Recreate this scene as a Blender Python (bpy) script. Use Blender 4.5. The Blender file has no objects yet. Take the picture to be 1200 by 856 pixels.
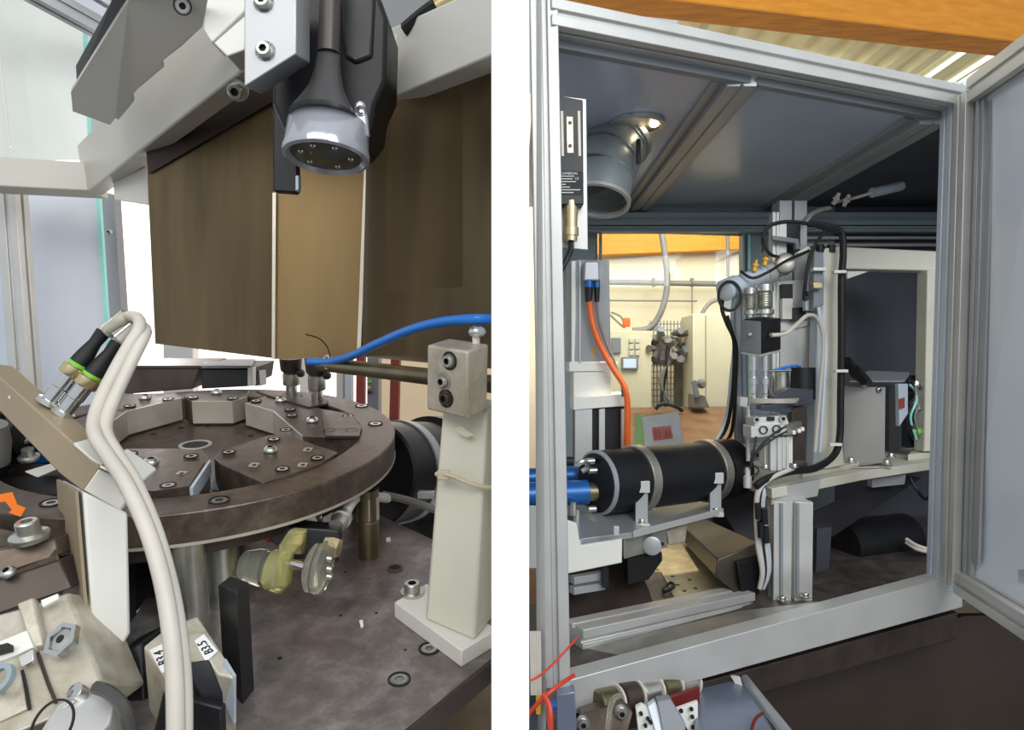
import bpy, bmesh, math, random
from mathutils import Vector as V, Quaternion, Matrix
random.seed(4)
SC = bpy.context.scene
COL = SC.collection
# ---------------------------------------------------------------- camera, light, exposure
F = 800.0                                   # focal length in pixels of a 1200 wide frame
cam = bpy.data.cameras.new('camera'); cam.sensor_width = 36; cam.lens = 36*F/1200
cam.clip_start = .05
camo = bpy.data.objects.new('camera', cam); COL.objects.link(camo)
camo.location = (0, 0, 0); camo.rotation_euler = (math.pi/2, 0, 0)
SC.camera = camo
SC.view_settings.view_transform = 'Standard'; SC.view_settings.look = 'None'
SC.view_settings.exposure = 0.0; SC.view_settings.gamma = 1.0; SC.view_settings.use_curve_mapping = False
W = bpy.data.worlds.new('hall'); SC.world = W; W.use_nodes = True
W.node_tree.nodes['Background'].inputs[0].default_value = (.86, .92, 1, 1)
W.node_tree.nodes['Background'].inputs[1].default_value = .68
def lamp(name, kind, loc, target, power, size, color=(1, 1, 1), size_y=None, spot=None):
    l = bpy.data.lights.new(name, kind); l.energy = power; l.color = color
    if kind == 'AREA':
        l.shape = 'RECTANGLE'; l.size = size; l.size_y = size_y or size
    else:
        l.shadow_soft_size = size
    if spot: l.spot_size = math.radians(spot); l.spot_blend = .5
    o = bpy.data.objects.new(name, l); COL.objects.link(o); o.location = loc
    o.rotation_euler = (V(target)-V(loc)).to_track_quat('-Z', 'Y').to_euler()
    return o
lamp('front_key_light', 'AREA', (-.5, -2.6, 2.3), (.15, 1.6, -.1), 96, 4.2, (1, .97, .93), 1.8)  # added softbox behind the camera, lights both bays; unseen
lamp('right_fill_light', 'AREA', (1.5, -1.3, 1.5), (.85, 1.8, .1), 60, 1.5, (.86, .93, 1))  # added fill for the right bay, its door and post; unseen
lamp('wall_wash_light', 'AREA', (1.1, 3.6, 1.38), (1.1, 5.0, .1), 54, 1.2, (1, .96, .9))  # added lamp hidden above the cabinet, brightens the cream wall
lamp('left_window_light', 'AREA', (-1.9, 2.75, .35), (-.5, 1.1, -.1), 26, 1.0, (1, .96, .92))
# ---------------------------------------------------------------- helpers
def P(px, py, d): return V((d*(px-600)/F, d, -d*(py-428)/F))
def PZ(px, py, z): return P(px, py, z*F/(428-py))
U = V((.0304, -.2029, 1)).normalized()                    # up, forward and right of the left machine
C0 = P(227.7, 510.8, 1.1)
E = (V((1, 0, 0))-U*U.x).normalized(); N = U.cross(E)
def LH(px, py, u):
    d = P(px, py, 1); return d*((u+C0.dot(U))/d.dot(U))
def LF(e, n, u): return C0+E*e+N*n+U*u
X, Y, Z = V((1, 0, 0)), V((0, 1, 0)), V((0, 0, 1))
def S(c): return tuple((x/255/12.92 if x/255 <= .04045 else ((x/255+.055)/1.055)**2.4) for x in c)
def mat(name, rgb, metal=0, rough=.5, var=.12, scale=14, rvar=.1, bump=0, stretch=None, emit=0, rgb2=None, trans=0, spec=.5):
    m = bpy.data.materials.new(name); m.use_nodes = True
    nt = m.node_tree; b = nt.nodes['Principled BSDF']
    c = S(rgb)
    b.inputs['Metallic'].default_value = metal; b.inputs['Roughness'].default_value = rough
    b.inputs['Base Color'].default_value = (*c, 1); b.inputs['Specular IOR Level'].default_value = spec
    if trans: b.inputs['Transmission Weight'].default_value = trans; b.inputs['IOR'].default_value = 1.14
    if emit:
        b.inputs['Emission Color'].default_value = (*c, 1); b.inputs['Emission Strength'].default_value = emit
    if var:
        tc = nt.nodes.new('ShaderNodeTexCoord'); mp = nt.nodes.new('ShaderNodeMapping')
        if stretch: mp.inputs['Scale'].default_value = stretch
        nz = nt.nodes.new('ShaderNodeTexNoise'); nz.inputs['Scale'].default_value = scale; nz.inputs['Detail'].default_value = 5
        rp = nt.nodes.new('ShaderNodeValToRGB')
        c2 = S(rgb2) if rgb2 else tuple(min(1, x*(1+var)) for x in c)
        rp.color_ramp.elements[0].position = .32; rp.color_ramp.elements[1].position = .68
        rp.color_ramp.elements[0].color = (*(c if rgb2 else tuple(x*(1-var) for x in c)), 1)
        rp.color_ramp.elements[1].color = (*c2, 1)
        L = nt.links.new
        L(tc.outputs['Object'], mp.inputs[0]); L(mp.outputs[0], nz.inputs['Vector'])
        L(nz.outputs['Fac'], rp.inputs[0]); L(rp.outputs[0], b.inputs['Base Color'])
        if rvar:
            mr = nt.nodes.new('ShaderNodeMapRange')
            mr.inputs['To Min'].default_value = max(.02, rough-rvar); mr.inputs['To Max'].default_value = min(1, rough+rvar)
            L(nz.outputs['Fac'], mr.inputs[0]); L(mr.outputs[0], b.inputs['Roughness'])
        if bump:
            bp = nt.nodes.new('ShaderNodeBump'); bp.inputs['Strength'].default_value = bump; bp.inputs['Distance'].default_value = .002
            L(nz.outputs['Fac'], bp.inputs['Height']); L(bp.outputs[0], b.inputs['Normal'])
    return m
def glassmat(name, tint, gloss=.08, rough=.03):
    m = bpy.data.materials.new(name); m.use_nodes = True; nt = m.node_tree; nt.nodes.clear()
    o = nt.nodes.new('ShaderNodeOutputMaterial'); t = nt.nodes.new('ShaderNodeBsdfTransparent'); g = nt.nodes.new('ShaderNodeBsdfGlossy')
    t.inputs[0].default_value = (*S(tint), 1); g.inputs['Roughness'].default_value = rough
    x = nt.nodes.new('ShaderNodeMixShader'); x.inputs[0].default_value = gloss
    nt.links.new(t.outputs[0], x.inputs[1]); nt.links.new(g.outputs[0], x.inputs[2]); nt.links.new(x.outputs[0], o.inputs[0])
    return m
class MB:
    def __init__(s): s.v = []; s.f = []
    def add(s, vs, fs):
        k = len(s.v); s.v += [V(p) for p in vs]; s.f += [[i+k for i in f] for f in fs]; return s
    def prism(s, poly, off, top=None):
        n = len(poly); a = [V(p) for p in poly]; b = [V(p) for p in top] if top else [p+V(off) for p in a]
        return s.add(a+b, [list(range(n)), list(range(2*n-1, n-1, -1))]+[[i, i+n, (i+1) % n+n, (i+1) % n] for i in range(n)])
    def box(s, c, size, ax=(X, Y, Z)):
        h = [ax[i]*(size[i]/2) for i in range(3)]; c = V(c)
        return s.prism([c-h[0]-h[1]-h[2], c+h[0]-h[1]-h[2], c+h[0]+h[1]-h[2], c-h[0]+h[1]-h[2]], h[2]*2)
    def bar(s, a, b, w, h, up=Z):
        d = (b-a).normalized(); r = d.cross(up).normalized()*(w/2); u = r.cross(d).normalized()*(h/2)
        return s.prism([a-r-u, a+r-u, a+r+u, a-r+u], b-a)
    def slotbar(s, a, b, w, h, up=Z, g=.2, dep=.16):
        """aluminium T-slot profile: a groove in the middle of each of the four faces"""
        d = (b-a).normalized(); r = d.cross(up).normalized(); u = r.cross(d).normalized()
        gw, dp = min(w, h)*g/2, min(w, h)*dep; x, y = w/2, h/2
        pts = [(-x, -y), (-gw, -y), (-gw, -y+dp), (gw, -y+dp), (gw, -y), (x, -y), (x, -gw), (x-dp, -gw), (x-dp, gw), (x, gw),
               (x, y), (gw, y), (gw, y-dp), (-gw, y-dp), (-gw, y), (-x, y), (-x, gw), (-x+dp, gw), (-x+dp, -gw), (-x, -gw)]
        return s.prism([a+r*p+u*q for p, q in pts], b-a)
    def lathe(s, p, ax, prof, n=20):
        ax = V(ax).normalized(); r = ax.orthogonal().normalized(); q = ax.cross(r)
        vs = []; fs = []
        for t, rad in prof:
            for i in range(n):
                a = 2*math.pi*i/n; vs.append(p+ax*t+(r*math.cos(a)+q*math.sin(a))*max(rad, 1e-5))
        for k in range(len(prof)-1):
            for i in range(n):
                j = (i+1) % n; fs.append([k*n+i, k*n+j, (k+1)*n+j, (k+1)*n+i])
        fs.append(list(range(n-1, -1, -1))); m = (len(prof)-1)*n; fs.append([m+i for i in range(n)])
        return s.add(vs, fs)
    def cyl(s, a, b, r, r2=None, n=20):
        return s.lathe(a, b-a, [(0, r), ((b-a).length, r if r2 is None else r2)], n)
    def ring(s, p, ax, R, r, h, n=40):
        """flat annulus of height h"""
        ax = V(ax).normalized(); e = ax.orthogonal().normalized(); q = ax.cross(e); vs = []; fs = []
        for rad, t in ((R, 0), (R, h), (r, h), (r, 0)):
            for i in range(n):
                a = 2*math.pi*i/n; vs.append(p+ax*t+(e*math.cos(a)+q*math.sin(a))*rad)
        for k in range(4):
            for i in range(n):
                j = (i+1) % n; k2 = (k+1) % 4; fs.append([k*n+i, k*n+j, k2*n+j, k2*n+i])
        return s.add(vs, fs)
    def tube(s, pts, r, n=8, sub=5, closed=False, r2=None):
        pts = [V(p) for p in pts]
        if sub > 1 and len(pts) > 2:
            q = []; m = len(pts)
            for i in range(m if closed else m-1):
                g = (lambda k: pts[k % m]) if closed else (lambda k: pts[min(max(k, 0), m-1)])
                a, b, c, d = g(i-1), g(i), g(i+1), g(i+2)
                for k in range(sub):
                    t = k/sub; q.append(.5*((2*b)+(c-a)*t+(2*a-5*b+4*c-d)*t*t+(3*b-a-3*c+d)*t**3))
            if not closed: q.append(pts[-1])
            pts = q
        m = len(pts); vs = []; nr = None
        for i in range(m):
            a = pts[(i-1) % m] if (closed or i > 0) else pts[i]; b = pts[(i+1) % m] if (closed or i < m-1) else pts[i]
            t = (b-a).normalized()
            nr = t.orthogonal().normalized() if nr is None else (nr-t*nr.dot(t)).normalized()
            bn = t.cross(nr); rr = r if r2 is None else r+(r2-r)*i/(m-1)
            for k in range(n):
                w = 2*math.pi*k/n; vs.append(pts[i]+(nr*math.cos(w)+bn*math.sin(w))*rr)
        fs = []
        for i in range(m if closed else m-1):
            for k in range(n):
                j = (k+1) % n; i2 = (i+1) % m; fs.append([i*n+k, i*n+j, i2*n+j, i2*n+k])
        if not closed: fs += [list(range(n-1, -1, -1)), [(m-1)*n+k for k in range(n)]]
        return s.add(vs, fs)
    def build(s, name, m, parent=None, bev=0, label=None, cat=None, group=None, kind=None, ang=38):
        c = sum(s.v, V())/len(s.v)
        if not parent: c = V((c.x, c.y, min(p.z for p in s.v)))
        me = bpy.data.meshes.new(name); me.from_pydata([p-c for p in s.v], [], s.f)
        bm = bmesh.new(); bm.from_mesh(me); bmesh.ops.recalc_face_normals(bm, faces=bm.faces); bm.to_mesh(me); bm.free()
        for p in me.polygons: p.use_smooth = True
        me.set_sharp_from_angle(angle=math.radians(ang)); me.materials.append(m)
        o = bpy.data.objects.new(name, me); COL.objects.link(o)
        o.parent = parent; o.location = c-(WL[parent.name] if parent else V()); WL[o.name] = c
        if bev:
            b = o.modifiers.new('bevel', 'BEVEL'); b.width = bev; b.segments = 2; b.limit_method = 'ANGLE'; b.angle_limit = math.radians(40)
        if label: o['label'] = label
        if cat: o['category'] = cat
        if group: o['group'] = group
        if kind: o['kind'] = kind
        return o
WL = {}
def T(name, label, cat, loc, group=None):
    o = bpy.data.objects.new(name, None); COL.objects.link(o); o.location = loc; WL[o.name] = V(loc)
    o.empty_display_size = .02; o['label'] = label; o['category'] = cat
    if group: o['group'] = group
    return o
_sm = {}
def screw_mesh(kind, m):
    k = (kind, m.name)
    if k in _sm: return _sm[k]
    b = MB(); n = 12
    R0 = {'cap': 1, 'dome': 1, 'flat': .74}[kind]
    def ringv(z, r, hexa=False):
        return [V((math.cos(2*math.pi*i/n)*r*(.9 if hexa and i % 2 else 1), math.sin(2*math.pi*i/n)*r*(.9 if hexa and i % 2 else 1), z)) for i in range(n)]
    if kind == 'cap': rs = [(-.3, 1, 0), (.95, 1, 0), (1.1, .88, 0), (1.1, .56, 1), (.45, .54, 1)]
    elif kind == 'dome': rs = [(0, 1, 0), (.1, 1.02, 0), (.42, .9, 0), (.66, .66, 0), (.72, .45, 1), (.3, .43, 1)]
    else: rs = [(0, .78, 0), (.08, .76, 0), (.08, .42, 1), (-.2, .4, 1)]
    vs = []; fs = []
    for z, r, h in rs: vs += ringv(z, r, h)
    for q in range(len(rs)-1):
        for i in range(n):
            j = (i+1) % n; fs.append([q*n+i, q*n+j, (q+1)*n+j, (q+1)*n+i])
    fs.append([(len(rs)-1)*n+i for i in range(n)])
    b.add(vs, fs)
    if kind == 'flat': b.ring(V((0, 0, -.02)), Z, 1.05, .9, .14, 16)
    if kind == 'cap': b.ring(V((0, 0, -.3)), Z, 1.45, .9, .3, 16)
    me = bpy.data.meshes.new('screw_'+kind); me.from_pydata(b.v, [], b.f)
    for p in me.polygons: p.use_smooth = True
    me.materials.append(m); me.materials.append(M['ink'])
    for i, p in enumerate(me.polygons):
        if (len(rs)-2)*n <= i <= (len(rs)-1)*n or (kind == 'flat' and i > (len(rs)-1)*n): p.material_index = 1  # sockets and flush-screw gaps painted black for recess shade
    me.set_sharp_from_angle(angle=math.radians(38)); _sm[k] = me
    return me
def screw(parent, p, nrm, r, kind='cap', m=None, name='screw', label=None, cat=None, group=None):
    o = bpy.data.objects.new(name, screw_mesh(kind, m or M['zinc'])); COL.objects.link(o)
    o.parent = parent; o.location = V(p)-(WL[parent.name] if parent else V()); o.scale = (r, r, r)
    o.rotation_mode = 'QUATERNION'; o.rotation_quaternion = V(nrm).normalized().to_track_quat('Z', 'Y')
    WL[o.name] = V(p)
    if label: o['label'] = label
    if cat: o['category'] = cat
    if group: o['group'] = group
    return o
def text(s, p, xd, up, size, m, parent, name='lettering', thick=.0004, align='CENTER'):
    cu = bpy.data.curves.new('t', 'FONT'); cu.body = s; cu.size = size; cu.extrude = thick; cu.align_x = align; cu.align_y = 'CENTER'; cu.resolution_u = 2
    o = bpy.data.objects.new('t', cu); COL.objects.link(o)
    dg = bpy.context.evaluated_depsgraph_get(); me = bpy.data.meshes.new_from_object(o.evaluated_get(dg))
    bpy.data.objects.remove(o)
    xd = V(xd).normalized(); zd = xd.cross(V(up)).normalized(); yd = zd.cross(xd)
    me.transform(Matrix((xd, yd, zd)).transposed().to_4x4()); me.materials.clear(); me.materials.append(m)
    r = bpy.data.objects.new(name, me); COL.objects.link(r); r.parent = parent
    r.location = V(p)-(WL[parent.name] if parent else V()); WL[r.name] = V(p)
    return r
def struct(b, name, m, parent=None, bev=0):
    return b.build(name, m, parent, bev, kind=None if parent else 'structure')
M = dict(
    zinc=mat('zinc', (196, 196, 186), .9, .3, .1, 40), chrome=mat('chrome', (215, 215, 215), 1, .14, 0),
    alu=mat('anodised_aluminium', (200, 199, 194), .45, .42, .05, 9, .05),
    alu_dark=mat('grey_aluminium', (172, 174, 175), .5, .42, .06, 9, .05),
    alu_raw=mat('machined_aluminium', (172, 168, 158), .7, .36, .12, 22),
    alu_cast=mat('cast_aluminium', (194, 186, 168), .4, .45, .18, 16, bump=.15),
    white=mat('white_paint', (226, 224, 214), 0, .45, .03, 8), cream=mat('cream_paint', (212, 208, 190), 0, .48, .05, 9),
    greybeam=mat('light_grey_paint', (198, 194, 182), 0, .5, .05, 5),
    black=mat('black_plastic', (22, 22, 24), 0, .42, .15, 20), blackm=mat('black_anodised', (28, 28, 31), .3, .42, .15, 12),
    rubber=mat('black_rubber', (16, 16, 17), 0, .55, .1, 20),
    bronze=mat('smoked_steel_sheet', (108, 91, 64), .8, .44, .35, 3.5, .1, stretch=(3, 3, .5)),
    bronze_lit=mat('smoked_steel_sheet_lit', (134, 112, 76), .8, .40, .22, 5, .1, stretch=(1, 1, .3)),  # same sheet as above, the light it catches painted paler
    bronze_d=mat('dark_steel_lip', (52, 40, 32), .5, .5, .2, 5),
    steel=mat('oiled_tool_steel', (96, 83, 72), .6, .40, .24, 34, .1), steel_l=mat('ground_steel', (186, 178, 164), .3, .34, .12, 20),
    steel_d=mat('dark_steel', (78, 68, 62), .6, .42, .2, 16), edge=mat('pale_highlight', (226, 216, 196), .6, .35, .05, 20),
    plate=mat('worn_base_plate', (124, 117, 113), .55, .38, .35, 7, .16, bump=.2, rgb2=(176, 166, 164)),
    brassy=mat('olive_rod', (124, 116, 90), .8, .32, .25, 20), blue=mat('blue_hose', (44, 126, 218), 0, .22, .06, 20),
    cable=mat('white_cable', (198, 191, 178), 0, .48, .08, 12), orange=mat('orange_cable', (232, 104, 36), 0, .42, .06, 20),
    orange_p=mat('orange_sticker', (238, 120, 24), 0, .5, .04, 20), green=mat('green_ring', (118, 190, 60), 0, .4, .05, 20),
    yellow=mat('yellow_clear_plastic', (238, 234, 172), 0, .14, .1, 30, trans=.75), clear=mat('clear_plastic', (232, 234, 220), 0, .08, .05, 20, trans=.9),
    red=mat('rust_red_paint', (132, 54, 42), 0, .5, .15, 14), redc=mat('red_cable', (206, 62, 34), 0, .45, .05, 20),
    teal=mat('acrylic_edge', (150, 226, 214), 0, .2, .05, 20), acryl=mat('pale_acrylic', (218, 222, 214), 0, .2, .05, 3, spec=.5),
    acryl2=mat('grey_blue_panel', (206, 210, 218), 0, .3, .05, 3), grey=mat('grey_paint', (128, 132, 136), 0, .45, .06, 8),
    ceil=mat('glossy_grey_panel', (186, 196, 212), 0, .22, .05, 3, .04), greygreen=mat('grey_green_frame', (150, 164, 168), .1, .4, .05, 6),
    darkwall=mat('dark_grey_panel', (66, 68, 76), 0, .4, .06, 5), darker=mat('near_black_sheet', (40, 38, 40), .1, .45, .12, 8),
    door=mat('pale_door_panel', (222, 229, 236), 0, .22, .03, 3, .05), wall=mat('cream_plaster', (238, 226, 194), 0, .85, .03, 3),
    wood=mat('orange_timber', (212, 132, 20), 0, .6, .2, 5, .05, stretch=(1, 6, 9), rgb2=(228, 150, 36)),
    wood_d=mat('timber_shade_knots', (206, 134, 44), 0, .7, .2, 6, .05, stretch=(1, 6, 6)),
    roof=mat('corrugated_roof', (206, 206, 176), .1, .5, .08, 5), skyl=mat('clear_roof_strip', (250, 250, 240), 0, .3, 0, emit=1.0),
    galv=mat('galvanised_duct', (176, 184, 184), .45, .32, .2, 9, .1), gold=mat('nickel_nut', (214, 196, 150), .9, .28, .08, 30),
    blue_m=mat('blue_coupling', (28, 92, 160), .2, .32, .1, 20), floorlit=mat('floor_painted_lit', (186, 172, 136), .1, .55, .2, 9, rgb2=(206, 192, 152)),
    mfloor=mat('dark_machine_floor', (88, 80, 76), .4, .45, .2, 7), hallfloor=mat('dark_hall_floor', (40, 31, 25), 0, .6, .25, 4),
    paper=mat('paper', (240, 240, 236), 0, .6, .02, 5), pinkp=mat('red_print', (230, 120, 110), 0, .6, .05, 30), greenp=mat('green_print', (176, 224, 140), 0, .6, .05, 30),
    partition=mat('white_gap_fill', (254, 254, 254), 0, .6, 0), ink=mat('black_ink_recess', (20, 20, 20), 0, .6, 0), lcd=mat('panel_screen', (200, 214, 235), 0, .3, 0, emit=.4),  # ink also blackens drawn holes, recess shade put in colour
    glint_glow=mat('collar_glow', (255, 236, 200), 0, .4, 0, emit=14), day=mat('daylight_pane', (255, 240, 230), 0, .4, 0, emit=1.05),
    bluegrey=mat('blue_grey_sheet', (132, 142, 160), .5, .32, .12, 5), beige=mat('beige_cabinet', (222, 214, 184), 0, .5, .03, 5),
    maroon=mat('maroon_paint', (108, 22, 18), 0, .5, .1, 9), lens=mat('grey_lens', (92, 94, 84), .3, .12, .2, 20), boot=mat('grey_brown_rubber', (62, 54, 50), 0, .4, .1, 20),
    greycone=mat('smoke_cone', (70, 68, 68), .2, .3, .1, 14), lightglass=mat('smoked_clear_ring', (176, 178, 186), .35, .16, .05, 20), inkw=mat('white_print', (215, 215, 210), 0, .6, 0),
    stripe=mat('pale_blue_profile', (196, 206, 214), .2, .4, .05, 8), cablegrey=mat('grey_cable', (128, 124, 120), 0, .5, .08, 12), dirty=mat('grubby_machine', (112, 104, 92), .2, .6, .3, 14), rust=mat('brown_bench', (150, 112, 78), .1, .6, .3, 9, rgb2=(120, 84, 58)), taupe_shade=mat('taupe_shade_paint', (150, 134, 108), 0, .5, .08, 8), yel=mat('yellow_paint', (220, 170, 50), 0, .5, .05, 9),
)
M['pane'] = glassmat('window_pane', (240, 243, 240), .02); M['sleeve'] = glassmat('plastic_sleeve', (248, 250, 252), .04, .1)
def worn(name, cols, scale, metal, rough):
    """blotchy worn metal: stains of three colours, fine scratches in colour and gloss"""
    m = mat(name, cols[1], metal, rough, .1, scale, .16, .15); nt = m.node_tree; L = nt.links.new
    b = nt.nodes['Principled BSDF']; tc = nt.nodes.new('ShaderNodeTexCoord')
    n1 = nt.nodes.new('ShaderNodeTexNoise'); n1.inputs['Scale'].default_value = scale; n1.inputs['Detail'].default_value = 9; n1.inputs['Roughness'].default_value = .68; n1.inputs['Distortion'].default_value = .25
    r1 = nt.nodes.new('ShaderNodeValToRGB'); e = r1.color_ramp.elements
    e[0].position = .34; e[0].color = (*S(cols[0]), 1); e[1].position = .66; e[1].color = (*S(cols[2]), 1)
    k = e.new(.5); k.color = (*S(cols[1]), 1)
    n2 = nt.nodes.new('ShaderNodeTexNoise'); n2.inputs['Scale'].default_value = scale*.35; n2.inputs['Detail'].default_value = 3
    r2 = nt.nodes.new('ShaderNodeValToRGB'); r2.color_ramp.elements[0].position = .52; r2.color_ramp.elements[1].position = .72
    mx = nt.nodes.new('ShaderNodeMix'); mx.data_type = 'RGBA'; mx.inputs[7].default_value = (*S(cols[3]), 1)
    mm = nt.nodes.new('ShaderNodeMath'); mm.operation = 'MULTIPLY'; mm.inputs[1].default_value = .5
    L(tc.outputs['Object'], n1.inputs['Vector']); L(tc.outputs['Object'], n2.inputs['Vector']); L(n1.outputs['Fac'], r1.inputs[0]); L(n2.outputs['Fac'], r2.inputs[0])
    L(r2.outputs[0], mm.inputs[0]); L(mm.outputs[0], mx.inputs[0]); L(r1.outputs[0], mx.inputs[6]); L(mx.outputs[2], b.inputs['Base Color'])
    return m
M['plate'] = worn('worn_base_plate', [(104, 99, 95), (130, 122, 117), (162, 153, 149), (136, 110, 102)], 20, .5, .36)
M['steel'] = worn('oiled_tool_steel', [(80, 70, 62), (98, 85, 74), (120, 106, 92), (92, 76, 64)], 36, .6, .4)
M['floorlit'] = worn('floor_painted_lit', [(164, 148, 114), (190, 176, 140), (208, 196, 160), (150, 128, 92)], 18, .1, .5)
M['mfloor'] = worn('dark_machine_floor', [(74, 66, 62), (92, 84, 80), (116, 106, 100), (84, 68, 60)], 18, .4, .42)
M['alu_cast'] = worn('cast_aluminium', [(168, 158, 138), (194, 186, 168), (210, 204, 190), (176, 162, 134)], 26, .35, .42)
# ---------------------------------------------------------------- hall
struct(MB().box((.4, 2.2, -1.42), (9, 9, .04)), 'floor', M['hallfloor'])
struct(MB().box((1.9, 5.05, .3), (3.9, .06, 3.4)), 'wall_back', M['wall'])
struct(MB().prism([V((-.0186, .62, -1.4)), V((.0155, .62, -1.4)), V((.0155, 3.2, -1.4)), V((-.0186, 3.2, -1.4))], Z*3.2), 'wall_gap_fill', M['partition'])  # added wall filling the blank strip between the two bays
# ================================================================ LEFT BAY
XP = -.0192                                                # face of the partition on this side
def PX(px, py): return P(px, py, XP*F/(px-600))            # where a sight line meets the partition
# ---- daylight window and hall behind the left machine
w = MB().prism([P(60, 150, 3.3), P(560, 150, 3.3), P(560, 640, 3.3), P(60, 640, 3.3)], Y*.02)
wn = struct(w, 'window_1', M['day'])
for a, b in (((60, 150), (60, 640)), ((560, 150), (560, 640)), ((60, 150), (560, 150)), ((60, 640), (560, 640))):
    MB().bar(P(*a, 3.28), P(*b, 3.28), .06, .06, Y).build('window_frame', M['alu'], wn)
struct(MB().prism([P(442, 380, 2.9), P(590, 380, 2.9), P(590, 700, 2.9), P(442, 700, 2.9)], Y*.04), 'wall_left', mat('pale_peach_wall', (236, 214, 178), 0, .8, .04, 3))
for i, (x0, x1, m) in enumerate([(351, 362, 'white'), (364, 370, 'stripe'), (394, 402, 'alu'), (404, 411, 'stripe')]):
    t = MB().prism([P(x0, 330, 2.5), P(x1, 330, 2.5), P(x1, 640, 2.5), P(x0, 640, 2.5)], Y*.05)
    t.build('cabinet_post', M[m], None, .002, ['white upright just right of the left plunger, behind the turntable', 'thin pale blue upright between the two plungers behind the turntable', 'silver upright right of the right plunger behind the turntable', 'pale blue upright left of the red posts behind the turntable'][i], 'upright')
for i, (x0, x1, xb) in enumerate([(418, 428, -3), (460, 471, -9)]):
    MB().prism([P(x0, 330, 2.3), P(x1, 330, 2.3), P(x1+xb, 680, 2.3), P(x0+xb, 680, 2.3)], Y*.03).build('red_post', M['red'], None, .003,
        ['rust red upright nearest the turntable plungers', 'rust red upright under the olive rod, nearest the black drum'][i], 'post', 'rust red uprights')
b = MB()
b.prism([P(430, 400, 2.45), P(444, 400, 2.45), P(443, 600, 2.45), P(430, 600, 2.45)], Y*.06)
t = T('control_box', 'grey narrow control box with small fittings between the two red uprights', 'box', P(437, 600, 2.45))
b.build('body', M['grey'], t, .002)
for y, m in ((447, 'green'), (454, 'gold'), (460, 'black')): MB().box(P(433, y, 2.44), (.012, .015, .01)).build('fitting', M[m], t)
# ---- enclosure: panels, profiles, white frame
t = T('upper_side_panel', 'pale acrylic panel in the top left corner above the white frame beam', 'panel', P(50, 190, 2.1))
MB().prism([P(-40, -60, 2.05), P(96, 20, 2.1), P(104, 188, 2.1), P(-40, 188, 2.05)], Y*.008).build('pane', M['acryl'], t)
MB().prism([P(96, 18, 2.1), P(100, 19, 2.1), P(106, 186, 2.1), P(103, 186, 2.1)], Y*.01-X*.0).build('edge', M['teal'], t)
MB().bar(P(-3, 40, 2.0), P(12, 172, 2.0), .006, .006, Y).build('seal_strip', M['white'], t)
MB().slotbar(P(-30, -48, 1.75), P(118, 34, 1.95), .05, .05).build('aluminium_profile', M['alu_dark'], None, .001, 'grey slotted aluminium profile crossing the top left corner', 'profile')
MB().slotbar(P(75, -30, 1.85), P(140, 10, 1.92), .03, .03).build('aluminium_profile', M['alu_dark'], None, .001, 'thinner aluminium profile behind the black cover at top left', 'profile')
t = T('side_guard', 'blue grey clear guard panel with a teal edge left of the bright window', 'guard', P(90, 470, 1.95))
MB().prism([P(20, 216, 1.95), P(113, 224, 1.98), P(130, 480, 1.98), P(44, 480, 1.95)], Y*.006).build('pane', M['acryl2'], t)
MB().prism([P(112, 224, 1.97), P(116, 224, 1.97), P(133, 480, 1.97), P(129, 480, 1.97)], Y*.012).build('edge', M['teal'], t)  # teal edge of the acrylic, plain colour
screw(t, P(128, 272, 1.97), -Y, .009, 'dome')
MB().prism([P(112, 222, 2.02), P(133, 228, 2.02), P(149, 480, 2.02), P(128, 480, 2.02)], Y*.04).build('enclosure_post', M['grey'], None, .002, 'grey enclosure upright between the teal edge and the bright window', 'post')
MB().slotbar(P(12, 200, 1.8), P(36, 520, 1.8), .052, .05, Y).build('aluminium_profile', M['alu'], None, .001, 'upright slotted aluminium profile at the far left edge under the beam', 'profile')
MB().prism([P(-20, 215, 1.78), P(-2, 215, 1.78), P(12, 470, 1.78), P(-20, 470, 1.78)], Y*.03).build('aluminium_profile', M['stripe'], None, .001, 'pale sliver of door profile at the very left edge under the beam', 'profile')
MB().prism([P(191, 380, 2.6), P(209, 380, 2.6), P(226, 380, 2.6), P(226, 520, 2.6), P(191, 520, 2.6)], Y*.05).build('aluminium_profile', M['alu'], None, .002, 'light upright profile in the bright gap under the left steel sheet', 'profile')
MB().bar(P(120, 431, 2.3), P(215, 431, 2.3), .03, .012).build('window_sill', M['grey'], None, .002, 'dark thin sill line behind the black block at the back of the turntable', 'sill')
# white welded frame of three beams, one thing
t = T('tube_frame', 'white painted square tube frame running over the turntable and behind the scanner', 'frame', P(110, 222, 1.72))
MB().prism([P(-30, 181, 1.62), P(100, 190, 1.72), P(104, 224, 1.72), P(-30, 217, 1.62)], Y*.085).build('left_beam', M['greybeam'], t, .004)
a, c = P(106, 200, 1.76), P(345, -6, .96)
MB().bar(a, c, .045, .125, U).build('cross_beam', M['greybeam'], t, .004)
MB().prism([P(131, 202, 1.66), P(171, 176, 1.55), P(173, 240, 1.56), P(134, 234, 1.66)], V((.02, .03, 0))).build('corner_plate', M['white'], t, .002)
screw(t, P(155, 196, 1.58), V((-.35, -.9, -.1)), .008, 'flat', M['blackm'])
MB().prism([P(455, 34, 1.06), PX(582, -24), PX(582, 62), P(455, 117, 1.06)], V((.0, .08, .01)), [P(462, 52, 1.13), V((XP, .97, PX(582, -24).z)), V((XP, .97, PX(582, 62).z)), P(462, 118, 1.13)]).build('right_beam', M['white'], t, .003)
MB().prism([P(437, 40, 1.04), P(466, 40, 1.04), P(463, 118, 1.04), P(437, 124, 1.04)], Y*.02).build('weld_plate', M['cream'], t, .002)
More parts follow.
